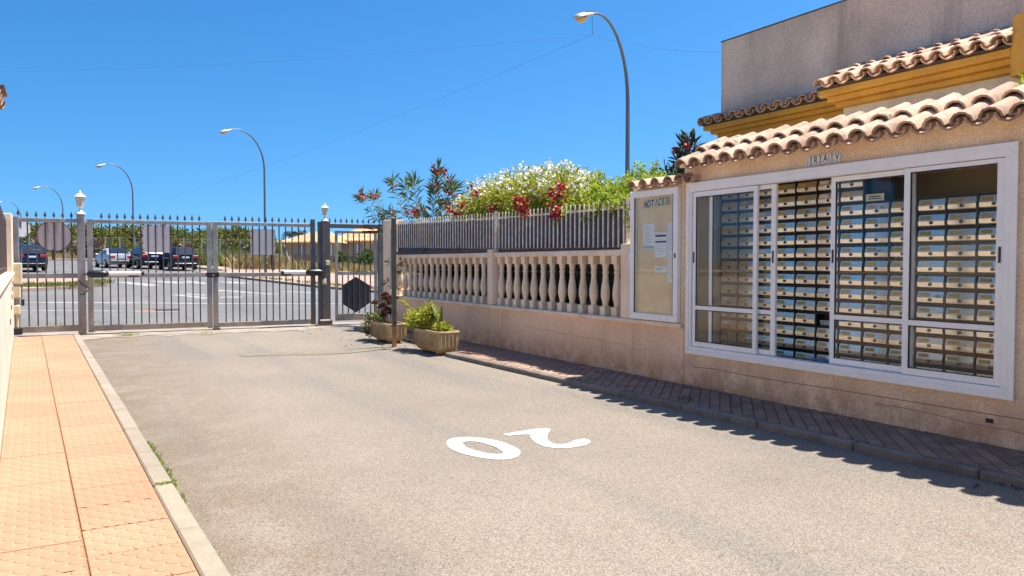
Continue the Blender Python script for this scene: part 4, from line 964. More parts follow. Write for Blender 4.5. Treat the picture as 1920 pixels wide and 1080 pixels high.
# plants in the far planter
rt = thing('dark_red_plant', 'tall dark red succulent rosettes in the left planter behind the steel post', 'plant', (5.44, 14.45, .40))
f = MB(); st = MB()
for (x, y, z, r) in ((5.42, 14.45, .88, .12), (5.48, 14.35, .80, .11), (5.40, 14.55, .74, .10), (5.44, 14.40, .68, .09), (5.46, 14.60, .64, .09), (5.34, 14.86, .80, .085), (5.5, 14.3, .62, .10), (5.40, 14.50, .58, .08), (5.40, 14.42, .98, .09), (5.5, 14.2, .92, .10)):
    st.tube([(x+.02, y+.03, .38), (x, y, z)], .010, 5)
    for _ in range(70):
        d = rv(); d.z = abs(d.z)*.8+.1; leaf(f, Vector((x, y, z-.03))+d*r*.3, d, r*1.0, .028, droop=.1)
f.build('leaves', M_aeon, rt, recalc=False); st.build('stems', M_bark, rt)
gt = thing('trailing_plant', 'green shrub spilling over the left end of the left planter', 'plant', (5.35, 14.95, .1))
f = MB(); blobs(f, [((5.36, 14.95, .48), (.20, .22, .14)), ((5.30, 15.08, .30), (.16, .18, .18)), ((5.34, 14.7, .52), (.15, .18, .10)), ((5.28, 14.95, .20), (.10, .13, .12))], 1100, .05, .03, shell=.3)
f.build('foliage', mat('trailing_leaf', (.085, .12, .03), .6, col2=(.20, .20, .07), vscale=7, transl=.25), gt, recalc=False)
f = MB()
for k in range(40): leaf(f, Vector((5.45, 14.05+.2*random.random(), .40)), Vector((random.uniform(-.6, .3), random.uniform(-.6, .6), 1)), .16, .014)
top(f.build('dry_tuft', mat('straw', (.45, .33, .16), .9), recalc=False), 'small straw coloured dry tuft in the left planter', 'plant')
yc = thing('spiky_plant', 'narrow leafed plant poking through the balusters beside the steel post', 'plant', (6.35, 16.4, .9))
f = MB()
for k in range(9):
    c = Vector((6.42+random.uniform(-.2, .05), 16.15+random.uniform(-.3, .55), 1.0+random.random()*.65))
    for _ in range(12): leaf(f, c, rv()+Vector((-.25, 0, .2)), .17, .022)
f.build('leaves', M_oleaf, yc, recalc=False)

# grass along the kerb -------------------------------------------------------
f = MB(); random.seed(5)
def tuft(f, x, y, z, n, h, s=.03):
    for _ in range(n): leaf(f, Vector((x+random.gauss(0, s), y+random.gauss(0, s*1.4), z)), Vector((random.uniform(-.6, .6), random.uniform(-.6, .6), random.uniform(.5, 1.2))), h*random.uniform(.5, 1.2), .007, droop=.2)
for k in range(34): y = 5.5+2.0*(k/34)+random.uniform(-.03, .03); tuft(f, XI(y)+.150, y, 0, 46 if k > 9 else 18, .055, .018)
for y, n in ((5.12, 30), (4.55, 12), (4.15, 18), (4.4, 8), (4.8, 12), (5.3, 18), (9.0, 12), (8.2, 18), (8.35, 16), (12.5, 10), (14.8, 14), (16.5, 20), (17.8, 16), (3.9, 8)): tuft(f, XI(y)+.145, y, 0, n, .04, .012)
for k in range(18): tuft(f, XI(5.7)+.02+.006*k, 5.69, .1, 8, .022, .005)
f.build('kerb_grass', M_grassy, recalc=False)['kind'] = 'stuff'
f = MB()
for (u, v, n, h) in ((238, 631, 130, .09), (246, 630, 100, .08), (385, 626, 90, .08), (172, 624, 40, .10), (106, 612, 60, .12), (180, 607, 50, .12), (690, 657, 40, .05), (655, 653, 25, .04)):
    p = gz(u, v, .0); tuft(f, p.x, p.y, .005, n, h, .10)
f.build('gate_weeds', M_grassy, recalc=False)['kind'] = 'stuff'
f = MB()
for k in range(420):
    a = random.uniform(4.2, 12.0); s_v = 38.9+.8*random.random()+(max(0, a-9.5)**1.4)*.55; p = AS(a, s_v, .1)
    for _ in range(9): leaf(f, p+Vector((random.gauss(0, .12), random.gauss(0, .12), 0)), Vector((random.uniform(-.6, .6), random.uniform(-.6, .6), 1)), .28*random.uniform(.4, 1.2), .04)
f.build('island_grass', M_scrub, recalc=False)['kind'] = 'stuff'
f = MB()
for k in range(260):
    s_v = random.uniform(26, 50); p = AS(20.75+random.random()*.5, s_v, .1); n = 8 if 30 < s_v < 37 else 4
    for _ in range(n): leaf(f, p+Vector((random.gauss(0, .12), random.gauss(0, .12), 0)), Vector((random.uniform(-.6, .6), random.uniform(-.6, .6), 1)), .22*random.uniform(.4, 1.2), .04)
f.build('verge_grass', M_scrub, recalc=False)['kind'] = 'stuff'
# fallen leaves by the kerb and planters
f = MB()
for (u, v) in [(1278, 755), (1283, 758), (1287, 757), (1292, 760), (1150, 700), (1120, 706), (1410, 797), (1545, 806), (1835, 906), (1896, 908)]:
    p = gz(u, v, .07); p.z = .126 if v < 763 else .058
    for _ in range(3): leaf(f, p+Vector((random.uniform(-.03, .03), random.uniform(-.03, .03), 0)), Vector((random.uniform(-1, 1), random.uniform(-1, 1), .1)), .06, .03, droop=0)
for k in range(110):
    y = random.uniform(11.7, 18.8); x = random.choice([random.uniform(4.5, 5.7), random.gauss(5.3, .35)]); leaf(f, Vector((x, y, .058 if y < 17 else .02)), Vector((random.uniform(-1, 1), random.uniform(-1, 1), .15)), .05, .02, droop=0)
f.build('fallen_leaves', M_bark, recalc=False)['kind'] = 'stuff'

# ================================================================ SHRUBS BEHIND THE RAILING
random.seed(21)
hd = MB()
blobs(hd, [((7.25, 9.3+1.15*k, 1.15), (.32, .85, .85)) for k in range(7)], 8000, .12, .07, shell=.2)
hg = thing('clipped_hedge', 'dark hedge seen in the gaps between the balusters', 'hedge', (7.3, 12.5, 0)); hd.build('foliage', M_leafdk, hg, recalc=False)
MB().box(6.92, 6.94, 8.3, 16.2, 0, 2.36).build('sun_block_sheet', M_screen, hg)  # added dark sheet: blocks sun from behind, keeps the baluster gaps dark
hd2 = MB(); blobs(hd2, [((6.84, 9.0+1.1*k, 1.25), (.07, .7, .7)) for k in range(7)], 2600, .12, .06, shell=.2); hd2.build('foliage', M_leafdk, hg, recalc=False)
# white oleander
wo_ = thing('white_oleander', 'big oleander bush covered in white flowers above the railing', 'shrub', (7.4, 12.2, 0))
L_w = [((7.35, 13.7, 2.72), (.55, .75, .50)), ((7.35, 12.9, 2.84), (.6, .7, .48)), ((7.35, 12.0, 2.85), (.6, .7, .46)), ((7.35, 11.35, 2.80), (.55, .6, .50)), ((7.35, 10.8, 2.72), (.55, .55, .46)), ((7.3, 10.35, 2.60), (.45, .45, .40)), ((7.3, 14.4, 2.56), (.4, .6, .36)), ((7.3, 12.3, 2.3), (.5, 2.2, .3))]  # last low lobe added to shade the space behind the balusters
f = MB(); blobs(f, L_w, 15000, .12, .038, shell=.25); f.build('foliage', M_jleaf, wo_, recalc=False)
fl = MB()
def flower(mb, p, r, n=5, up=None):
    ax = (rv()+Vector((-.8, -.3, .6))).normalized(); a = ax.orthogonal().normalized(); b_ = ax.cross(a)
    for j in range(n):
        an = 2*PI*j/n+.3; d = (a*math.cos(an)+b_*math.sin(an)+ax*.25)
        leaf(mb, p, d, r, r*.8, up=ax, droop=0)
for c, r in L_w[:6]+L_w[6:7]:
    for _ in range(70):
        d = rv(); 
        if d.z < -.35 or d.x > .7: continue
        d.z = abs(d.z)*.9+.12; p = Vector(c)+Vector((d.x*r[0], d.y*r[1], d.z*r[2]))*random.uniform(.9, 1.2)
        for _ in range(6): flower(fl, p+rv()*.075, .029)
fl.build('blossoms', M_white, wo_, recalc=False)
st = MB()
for k in range(9): st.tube([(7.4, 12.2+.1*k-.4, 0), (7.4, 12.2+.45*(k-4)*.7, 1.4), (7.35, 12.2+.45*(k-4), 2.6)], [.03, .02, .01], 6)
st.build('stems', M_bark, wo_)
# red oleander at the left
def oleander(name, label, base, tips, nleaf, fclus, m=M_oleaf, L=.26, W=.040, cat='shrub'):
    t = thing(name, label, cat, base); st = MB(); f = MB(); r = MB()
    for tip, fl_n in tips:
        b_ = Vector(base); e = Vector(tip); mid = (b_+e)/2+Vector((0, (e.y-b_.y)*-.18, .25)); P = []
        for i in range(9): q = i/8; P.append(b_*(1-q)**2+mid*2*q*(1-q)+e*q*q)
        st.tube(P, [.022*(1-.8*i/8) for i in range(9)], 6)
        for i in range(nleaf):
            q = .42+.58*(i/nleaf)**.8; p = b_*(1-q)**2+mid*2*q*(1-q)+e*q*q; tg = ((mid-b_)*(1-q)+(e-mid)*q).normalized()
            sd = tg.orthogonal().normalized(); an = random.uniform(0, 2*PI); sd = Matrix.Rotation(an, 3, tg)@sd
            leaf(f, p, tg*.75+sd, L*random.uniform(.6, 1.1), W, up=tg.cross(sd), droop=.1)
        for _ in range(20): leaf(f, e-(e-mid).normalized()*random.uniform(0, .25), (e-mid).normalized()*.8+rv()*.75, L*1.1, W, droop=.1)
        for _ in range(fl_n):
            p = e+rv()*.13+Vector((0, 0, -.03)); 
            for _ in range(6): flower(r, p+rv()*.05, .042)
    st.build('stems', M_bark, t); f.build('leaves', m, t, recalc=False)
    if r.v: r.build('blossoms', M_red, t, recalc=False)
    return t
def at(u, v, X=7.2): return gx(u, v, X)
oleander('red_oleander', 'sparse oleander with dark leaves and crimson flowers leaning over the end of the railing', (7.2, 16.6, 0),
         [(at(678, 368, 6.9), 12), (at(760, 345), 0), (at(776, 336), 0), (at(735, 338), 2), (at(822, 318), 6), (at(842, 345), 3), (at(815, 348), 3), (at(852, 352), 1), (at(700, 366, 7.0), 3), (at(790, 398), 3), (at(835, 378), 1), (at(735, 400), 2), (at(722, 395), 3), (at(865, 375), 4)], 54, 6, L=.33, W=.042)
oleander('red_oleander', 'dark oleander shoot with red flowers rising behind the notice board roof', (7.5, 7.9, 0),
         [(at(1290, 255, 7.4), 1), (at(1303, 262, 7.4), 0), (at(1278, 262, 7.4), 1), (at(1287, 285, 7.4), 1), (at(1272, 300, 7.4), 0), (at(1262, 318, 7.4), 0), (at(1300, 290, 7.4), 0), (at(1246, 312, 7.5), 0), (at(1283, 310, 7.4), 0)], 40, 3, m=M_leafdk, L=.19, W=.036)
# bougainvillea sprays hanging through the bars
bv = thing('bougainvillea', 'crimson bougainvillea sprays hanging over the railing among the white flowers', 'climber', (7.0, 11.5, 0))
f = MB(); g = MB(); st = MB()
for (u, v, rr, n, X) in ((978, 384, .13, 26, 6.56), (968, 378, .06, 9, 6.56), (982, 400, .05, 6, 6.56), (1040, 393, .10, 18, 6.56), (1046, 402, .06, 8, 6.56), (1050, 352, .09, 14, 6.75), (1036, 362, .10, 12, 6.75), (1052, 370, .08, 10, 6.7), (868, 385, .12, 12, 6.8), (845, 392, .10, 10, 6.8), (895, 362, .08, 8, 6.8), (924, 385, .12, 8, 6.8), (880, 350, .04, 4, 6.8), (858, 400, .10, 8, 6.7), (780, 402, .09, 8, 6.75), (765, 395, .06, 4, 6.75), (888, 366, .04, 4, 6.8)):
    c = gx(u, v, X); st.tube([(7.1, c.y, 1.6), (6.95, c.y, c.z+.12), c], .006, 4)
    for _ in range(n):
        p = c+Vector((rv().x*.07, rv().y*rr, rv().z*rr))
        for _ in range(4): flower(f, p+rv()*.02, .034, 4)
    for _ in range(n): leaf(g, c+rv()*rr*1.3, rv(), .06, .035)
f.build('bracts', M_red, bv, recalc=False); g.build('leaves', M_jleaf, bv, recalc=False); st.build('stems', M_bark, bv)
# light green climber at the right
cl = thing('green_climber', 'light green feathery climber spilling over the railing beside the notice board', 'climber', (7.1, 8.8, 0))
f = MB(); st = MB(); random.seed(31)
def spray(p0, p1, n, s=.05):
    p0 = Vector(p0); p1 = Vector(p1); mid = (p0+p1)/2+Vector((0, 0, .12)); P = []
    for i in range(7): q = i/6; P.append(p0*(1-q)**2+mid*2*q*(1-q)+p1*q*q)
    st.tube(P, .005, 4)
    for i in range(n):
        q = i/n; p = p0*(1-q)**2+mid*2*q*(1-q)+p1*q*q
        for _ in range(6): leaf(f, p+rv()*.04, rv()+Vector((0, 0, .1)), s*random.uniform(.9, 1.6), .034)
for (u, v, X) in ((1195, 302, 7.2), (1205, 310, 7.2), (1185, 318, 7.2), (1175, 330, 7.2), (1215, 325, 7.2), (1232, 300, 7.3), (1225, 312, 7.3), (1240, 322, 7.3), (1122, 318, 7.1), (1112, 330, 7.1), (1130, 325, 7.1), (1118, 345, 7.0), (1145, 335, 7.1), (1160, 338, 7.1), (1190, 335, 7.1), (1250, 330, 7.2), (1262, 335, 7.2), (1270, 325, 7.3), (1210, 340, 7.1), (1225, 335, 7.1), (1150, 350, 7.0), (1170, 355, 7.0)):
    c = gx(u, v, X); spray((7.1, c.y+random.uniform(-.2, .2), 2.35), c, 16)
for (u, v) in ((1045, 415), (1038, 408), (1055, 410), (1118, 412), (1108, 425), (1095, 418), (1125, 385), (1150, 400), (1147, 410), (1138, 392), (1175, 420), (1178, 445), (1172, 398), (1180, 405), (1165, 385), (1130, 378), (1120, 400)):
    c = gx(u, v, 6.56); spray((6.75, c.y+.08, 2.52), c, 9, .045)
blobs(f, [(gx(1150, 362, 7.05), (.3, .45, .22)), (gx(1200, 350, 7.1), (.3, .45, .26)), (gx(1185, 368, 6.95), (.25, .35, .2)), (gx(1245, 345, 7.2), (.3, .4, .16)), (gx(1115, 372, 7.0), (.3, .35, .2)), (gx(1180, 395, 6.75), (.10, .12, .25))], 2600, .065, .028, shell=.3)
f.build('leaves', M_lleaf, cl, recalc=False); st.build('stems', M_bark, cl)
tp = thing('roof_weed', 'small green weed growing on the tiled eave at the right edge', 'plant', (7.0, 3.35, 3.15))
f = MB()
for _ in range(40): leaf(f, gx(1918, 158, 7.15)+rv()*.05, rv()+Vector((-.3, 0, .5)), .09, .03)
f.build('leaves', M_lleaf, tp, recalc=False)

# ================================================================ STREET LAMPS AND CABLES
ARM = Vector((-.968, -.24, 0)).normalized()
def street_lamp(u_pole, v_top, Z, label, r=.085, span=2.3, rise=2.35):
    tp_ = gd(u_pole, v_top, Z); bx, by = tp_.x, tp_.y; bz = gh(bx, by)+.1; H = tp_.z
    t = thing('street_lamp', label, 'street lamp', (bx, by, bz), 'street lamps along the road'); B = Vector((bx, by, 0))
    P = [B+Vector((0, 0, bz)), B+Vector((0, 0, bz+2)), B+Vector((0, 0, H-2.6))]; R_ = [r, r*.92, r*.72]
    for i in range(1, 11):
        a = math.radians(104)*i/10; P.append(B+ARM*(span*.68)*(1-math.cos(a))+Vector((0, 0, H-2.6+rise*math.sin(a)))); R_.append(r*(.70-.35*i/10))
    e = P[-1]; d = (P[-1]-P[-2]).normalized()
    MB().tube(P, R_, 10).build('column', M_lampcol, t, smooth=True)
    MB().box(bx-.12, bx+.12, by-.12, by+.12, bz, bz+.25).build('base', M_lampcol, t)
    ax = (ARM*.95+Vector((0, 0, -.34))).normalized(); sd = ax.cross(Vector((0, 0, 1))).normalized(); up = sd.cross(ax)
    hb_ = MB(); secs = [(-.02, .06, .05), (.06, .09, .075), (.22, .12, .09), (.42, .16, .10), (.60, .15, .095), (.72, .10, .06), (.76, .03, .02)]
    for l, wdt, hh in secs:
        for j in range(10):
            an = 2*PI*j/10; hb_.v.append(e+ax*l+sd*wdt*math.cos(an)+up*(hh*math.sin(an)*(1.0 if math.sin(an) > 0 else .55)))
    for i in range(len(secs)-1):
        for j in range(10): hb_.f.append((i*10+j, i*10+(j+1) % 10, i*10+10+(j+1) % 10, i*10+10+j))
    hb_.f += [tuple(range(10)), tuple(range(60, 70))]
    h = hb_.build('lamp_head', M_lamphead, t, smooth=True)
    bw_ = MB(); secs = [(.30, .02, .0), (.33, .11, .06), (.44, .145, .12), (.56, .135, .12), (.66, .09, .07), (.70, .02, .0)]
    for l, wdt, hh in secs:
        for j in range(9):
            an = PI*j/8; bw_.v.append(e+ax*l+sd*wdt*math.cos(an)-up*(.045+hh*math.sin(an)))
    for i in range(len(secs)-1):
        for j in range(8): bw_.f.append((i*9+j, i*9+j+1, i*9+10+j, i*9+9+j))
    bw_.build('bowl', M_lampbowl, t, smooth=True)
    cp = MB(); cp.prism([e+ax*l+sd*s_*w_+up*(.052+dz) for l, s_, w_, dz in ((.02, 1, .07, 0), (.34, 1, .10, .015), (.34, -1, .10, .015), (.02, -1, .07, 0))], up*.03); cp.build('top_cover', M_lampcol, t)
    return e
e1 = street_lamp(1178, 26, 22.9, 'nearest tall street lamp behind the garden wall, holding the overhead cable', r=.085, span=1.95, rise=2.3)
street_lamp(495, 241, 48, 'second street lamp, standing behind the right gate leaf', span=2.5)
street_lamp(248, 305, 65, 'third street lamp, rising above the left gate leaf', span=2.5)
street_lamp(117, 347, 83, 'fourth street lamp, small, above the round sign', span=2.5)
street_lamp(39, 375, 102, 'farthest street lamp, tiny at the left edge', span=2.5)
def cable(name, P, sag, r, label):
    mb = MB(); pts = []
    for a, b_ in zip(P, P[1:]):
        for i in range(17): q = i/16; pts.append(Vector(a).lerp(Vector(b_), q)+Vector((0, 0, -sag*4*q*(1-q))))
    mb.tube(pts, r, 4); return top(mb.build(name, M_cable), label, 'cable', 'overhead cables')
hk = gd(1122, 57, 22.3); up_ = e1+Vector((0, 0, -.02)); hk = Vector((up_.x+.02, up_.y, up_.z-.55))
MBc = MB().tube([up_, hk], .009, 4); top(MBc.build('cable_hanger', M_cable), 'short drop wire under the nearest street lamp arm', 'cable')
l3 = gd(248, 388, 65)
cable('overhead_cable', [hk, l3], .5, .0045, 'long thin cable sloping down from the nearest lamp to the third lamp')
pl = Vector((-14, 30, 0)); pl.z = 0; c2 = gd(-60, 135, 30)
cable('overhead_cable', [hk, c2], .25, .003, 'thin cable crossing the upper left of the sky')
cable('overhead_cable', [hk, Vector((9.3, 9.2, 5.0))], .12, .003, 'thin cable running from the nearest lamp to the grey house')
up2 = MB().tube([(c2.x, c2.y, 0), (c2.x, c2.y, c2.z+.2)], .12, 8); top(up2.build('utility_pole', M_bark), 'wooden utility pole beyond the left edge carrying the thin cable', 'pole')

# ================================================================ CARS
def car(label, loc, heading, paint, L=4.5, W=1.8, H=1.45, kind='sedan'):
    t = bpy.data.objects.new('parked_car', None); COL.objects.link(t); t.location = loc; t.rotation_euler = (0, 0, heading); tag(t, label, 'car', 'cars parked on the street beyond the gate')
    # y forward; rear at -L/2
    if kind == 'sedan': S = [(-.50, .34, .62, .66, .84), (-.485, .28, .92, .96, .92), (-.42, .22, .96, 1.02, .97), (-.36, .20, .97, 1.05, .98), (-.20, .20, .96, 1.0*H-.03, 1), (-.05, .20, .95, H, 1), (.10, .20, .94, H-.04, 1), (.26, .20, .92, .97, 1), (.40, .22, .80, .86, .97), (.48, .28, .66, .70, .88), (.5, .34, .50, .54, .80)]
    else: S = [(-.50, .36, .72, .76, .88), (-.488, .30, 1.0, 1.06, .95), (-.46, .26, 1.04, H*.80, .98), (-.40, .22, 1.04, H-.06, .99), (-.25, .20, 1.02, H, 1), (-.02, .20, 1.0, H, 1), (.12, .20, 1.0, H-.06, 1), (.28, .20, .98, 1.05, 1), (.42, .24, .86, .92, .96), (.485, .30, .72, .76, .88), (.5, .36, .55, .6, .8)]
    hw_ = W/2; mb = MB(); n = 0
    for q, zb, zbelt, zt, k in S:
        y = q*L; w_ = hw_*k; tr = zt-zbelt; wr = w_*(.90 if tr < .15 else .72)
        half = [(.0, zb), (w_*.88, zb), (w_*.97, zb+.12), (w_, (zb+zbelt)/2+.03), (w_*.95, zbelt), (wr, zt-min(.07, tr*.4)), (wr*.85, zt-.01), (0, zt)]
        ring = [Vector((x, y, z)) for x, z in half]+[Vector((-x, y, z)) for x, z in half[-2:0:-1]]
        mb.v += ring; n = len(ring)
    for i in range(len(S)-1):
        for j in range(n): mb.f.append((i*n+j, i*n+(j+1) % n, i*n+n+(j+1) % n, i*n+n+j))
    mb.f += [tuple(range(n))[::-1], tuple((len(S)-1)*n+j for j in range(n))]
    V = mb.v[:]; mb.build('body', paint, t, smooth=True)
    def P(i, j, q=0.0, j2=None, qq=0.0):
        a = V[i*n+j].lerp(V[(i+1)*n+j], q)
        if j2 is not None: a = a.lerp(V[i*n+j2].lerp(V[(i+1)*n+j2], q), qq)
        return a
    def win(name, c, off):
        ce = sum(c, Vector())/len(c); MB().add([p+off for p in c], [tuple(range(len(c)))]).build(name, M_carglass, t, recalc=False)
    # side windows: belt ring 4 -> 5, mirrored 10 -> 9 ; rows of three quads per side
    r0 = 3 if kind == 'sedan' else 3
    for (a, b_, sg) in ((4, 5, 1), (n-4, n-5, -1)):
        i0 = r0
        for (i, q0, q1) in ((3, .45, 1.0), (4, .02, .95), (5, .03, 1.0)) if kind == 'sedan' else ((3, .15, .95), (4, .0, .95), (5, .03, 1.0)):
            c = [P(i, a, q0, b_, .10), P(i, a, q1, b_, .10), P(i, a, q1, b_, .86), P(i, a, q0, b_, .86)]; win('side_window', c, Vector((sg*.012, 0, .004)))
    # rear window
    k = 3 if kind == 'sedan' else 2
    a_ = 3 if kind == 'sedan' else 1
    yb0, zb0 = S[a_][0]*L, S[a_][3]; y1_, z1_ = S[a_+1][0]*L, S[a_+1][3]
    if kind != 'sedan': yb0, zb0 = S[1][0]*L+.02, S[1][3]-.02; y1_, z1_ = S[3][0]*L, S[3][3]-.03
    c = [Vector((-hw_*.74, yb0-.01, zb0+.03)), Vector((hw_*.74, yb0-.01, zb0+.03)), Vector((hw_*.60, y1_-.02, z1_+.0)), Vector((-hw_*.60, y1_-.02, z1_+.0))]; win('rear_window', c, Vector((0, -.05, .03)))
    fy0, fz0 = S[7][0]*L, S[7][3]; fy1, fz1 = S[6][0]*L, S[6][3]
    win('windscreen', [Vector((-hw_*.74, fy0, fz0+.02)), Vector((hw_*.74, fy0, fz0+.02)), Vector((hw_*.6, fy1, fz1-.02)), Vector((-hw_*.6, fy1, fz1-.02))], Vector((0, .04, .03)))
    zt_ = .78 if kind == 'sedan' else .95
    for sg in (-1, 1):
        MB().obox((sg*hw_*.70, -L*.487, zt_), (.44, .12, .19), 0).build('tail_light', M_tail, t, bevel=.02)
        MB().obox((sg*hw_*.70, L*.475, .62), (.30, .12, .12), 0).build('headlight', M_lampw, t, bevel=.02)
        MB().obox((sg*(hw_+.10), L*.14, 1.0 if kind == 'sedan' else 1.1), (.17, .10, .12), 0).build('mirror', paint, t, bevel=.03)
        for yy_ in (-L*.30, L*.31):
            wz = .32 if kind == 'sedan' else .36; wh = MB(); wh.tube([(sg*(hw_-.21), yy_, wz), (sg*(hw_+.01), yy_, wz)], wz, 18); wo2 = wh.build('wheel', M_tyre, t, bevel=.02)
            MB().tube([(sg*(hw_+.0), yy_, wz), (sg*(hw_+.022), yy_, wz)], wz*.62, 12).build('rim', M_rim, wo2)
    MB().obox((0, -L*.502, zt_-.04), (.50, .02, .12), 0).build('licence_plate', M_label2, t)
    MB().obox((0, -L*.497, .42), (W*.8, .08, .16), 0).build('bumper_insert', M_black, t, bevel=.02)
    return t
sil = mat('silver_paint', (.50, .50, .50), .3, .3); drk = mat('dark_blue_paint', (.012, .022, .05), .18, .3); blk = mat('black_paint', (.010, .013, .02), .2, .2)
def cp_(u, v): p = G(u, v); return (p.x, p.y, gh(p.x, p.y))
hd0 = math.atan2(.2402, .9707)
car('silver saloon car seen from behind through the left gate leaf', cp_(213, 501), hd0-.05, sil, 4.6, 1.85, 1.46)
car('black estate car parked right of the silver saloon, half behind the gate board', cp_(272, 503), hd0-.03, drk, 4.6, 1.85, 1.62, 'suv')
car('black hatchback car, rightmost of the cars beyond the gate', cp_(333, 506), hd0-.10, blk, 4.3, 1.85, 1.66, 'suv')
car('dark blue hatchback car at the far left behind the round sign panel', cp_(47, 508), hd0-.02, drk, 4.3, 1.85, 1.70, 'suv')

# ================================================================ FAR FENCE, TREES, HOUSES
fe = thing('chain_link_fence', 'long chain link fence with concrete posts along the far side of the street', 'fence', tuple(gd(300, 500, 74)))
FA = gd(-60, 480, 92); FB = gd(528, 505, 60)
def fpos(q): p = FA.lerp(FB, q); return Vector((p.x, p.y, gh(p.x, p.y)))
n = 22; net = MB()
def ftop(u_, p):  # top follows about 2.3 m above the ground
    return p.z+2.35
for i in range(n+1):
    p = fpos(i/n); MB().box(p.x-.045, p.x+.045, p.y-.045, p.y+.045, p.z-.1, p.z+2.4).build('post', M_conc_post, fe)
for i in range(n):
    a, b_ = fpos(i/n), fpos((i+1)/n)
    for k in range(7):
        net.tube([a.lerp(b_, k/14)+Vector((0, 0, .05)), a.lerp(b_, (k+1)/14)+Vector((0, 0, 2.3))], .006, 3, False); net.tube([a.lerp(b_, (k+1)/14)+Vector((0, 0, .05)), a.lerp(b_, k/14)+Vector((0, 0, 2.3))], .006, 3, False)
    for z in (.1, 1.2, 2.3): net.tube([a+Vector((0, 0, z)), b_+Vector((0, 0, z))], .012, 3, False)
net.build('wire_mesh', M_wire, fe, recalc=False)
random.seed(77)
def grassband(name, m, u0, u1, vf, vb, n, h, wl=.10):
    f = MB()
    for _ in range(n):
        u = random.uniform(u0, u1); v = random.uniform(vb(u), vf(u)); p = G(u, v)
        for _ in range(7): leaf(f, p+Vector((random.gauss(0, .35), random.gauss(0, .35), 0)), Vector((random.uniform(-.5, .5), random.uniform(-.5, .5), 1)), h*random.uniform(.5, 1.3), wl)
    f.build(name, m, recalc=False)['kind'] = 'stuff'
grassband('dry_grass', M_dry, 36, 200, lambda u: 486, lambda u: 481, 900, .9)
grassband('dry_grass', M_dry, 380, 700, lambda u: 497+(u-380)*.062, lambda u: 490+(u-380)*.045, 900, .8)
grassband('dry_grass', M_dry, 440, 530, lambda u: 508, lambda u: 500, 260, 1.4)
grassband('green_scrub', M_scrub, 362, 470, lambda u: 499+(u-362)*.05, lambda u: 492+(u-362)*.05, 620, 1.5, .14)
def tree(u, v_top, Z, wpx, label, m=M_pine, lobes=5, group='trees behind the far fence', name='pine_tree', trunk=True, low=.35, leafL=.42, N=2200):
    tp_ = gd(u, v_top, Z); b_ = Vector((tp_.x, tp_.y, gh(tp_.x, tp_.y))); H = tp_.z-b_.z; wr = wpx/FPX*Z/2
    t = thing(name, label, 'tree', tuple(b_), group)
    if trunk: MB().tube([b_, b_+Vector((.1, 0, H*.4)), b_+Vector((0, .1, H*.8))], [.16, .11, .05], 7).build('trunk', M_bark, t)
    f = MB(); Ls = []
    for k in range(lobes):
        a = 2*PI*k/lobes+random.random(); Ls.append(((b_.x+wr*.55*math.cos(a), b_.y+wr*.55*math.sin(a), b_.z+H*random.uniform(low+.15, .74)), (wr*.55, wr*.55, H*random.uniform(.18, .26))))
    Ls.append(((b_.x, b_.y, b_.z+H*.78), (wr*.5, wr*.5, H*.22))); Ls.append(((b_.x, b_.y, b_.z+H*(low+.1)), (wr*.85, wr*.85, H*.25)))
    blobs(f, Ls, N, leafL, leafL*.6, shell=.2); f.build('crown', m, t, recalc=False); return t
spec = [(10, 415, 98, 90), (75, 417, 100, 60), (118, 425, 96, 50), (165, 414, 92, 60), (205, 424, 97, 60), (240, 420, 94, 50), (275, 420, 95, 60), (310, 422, 96, 55), (345, 430, 90, 55), (378, 430, 92, 50), (410, 426, 88, 50), (442, 424, 86, 48), (468, 432, 84, 40), (492, 432, 82, 36), (140, 440, 90, 60), (220, 446, 90, 60), (300, 446, 88, 60), (380, 446, 84, 60), (440, 446, 80, 50), (482, 446, 76, 40)]
spec += [(512, 452, 108, 60), (545, 448, 112, 70), (590, 450, 115, 80), (640, 455, 118, 80), (690, 450, 120, 90), (730, 445, 118, 60)]
desc = ['at the left edge above the dark blue car', 'just left of the round sign', 'between the round sign and the gate post', 'tallest one above the silver car', 'right of the tallest one above the silver car', 'touching the third lamp pole', 'behind the left gate board', 'right of the left gate board', 'above the rightmost black car', 'left of the meeting stiles', 'behind the meeting stiles', 'rounded one right of the meeting stiles', 'left of the right gate board', 'behind the right gate board',
        'low one behind the left gate post', 'low one behind the silver car', 'low one behind the black cars', 'low one left of the centre stiles', 'low one right of the centre stiles', 'low one below the right gate board', 'low dark one at the left end of the villas', 'low one behind the left villa roof', 'low one behind the wide gate post', 'low one behind the tall villa roof', 'low one right of the tall villa roof', 'low one behind the steel post']
for (u, v, Z, wp), ds in zip(spec, desc): tree(u, v, Z, wp*1.25, 'green tree beyond the far fence, '+ds)
tree(95, 428, 94, 60, 'brown leafless brushy shrub beyond the far fence left of the round sign', M_pined, name='bare_shrub', low=.2)
tree(170, 446, 88, 60, 'reddish brown low brush beyond the far fence right of the left gate post', M_pined, name='bare_shrub', low=.1, trunk=False)
tree(350, 456, 82, 50, 'brown low brush beyond the far fence behind the black car', M_pined, name='bare_shrub', low=.1, trunk=False)
for (u, v, Z, wp, ds) in ((375, 468, 71, 40, 'left one by the black car'), (400, 474, 69, 36, 'behind the meeting stiles'), (425, 482, 66, 36, 'right of the meeting stiles'), (450, 487, 64, 30, 'lowest at the right')):
    tree(u, v, Z, wp*1.1, 'lush yellow green roadside bush beyond the cars, '+ds, M_scrub, name='roadside_bush', trunk=False, low=.05, group='roadside bushes', leafL=.3, N=700)
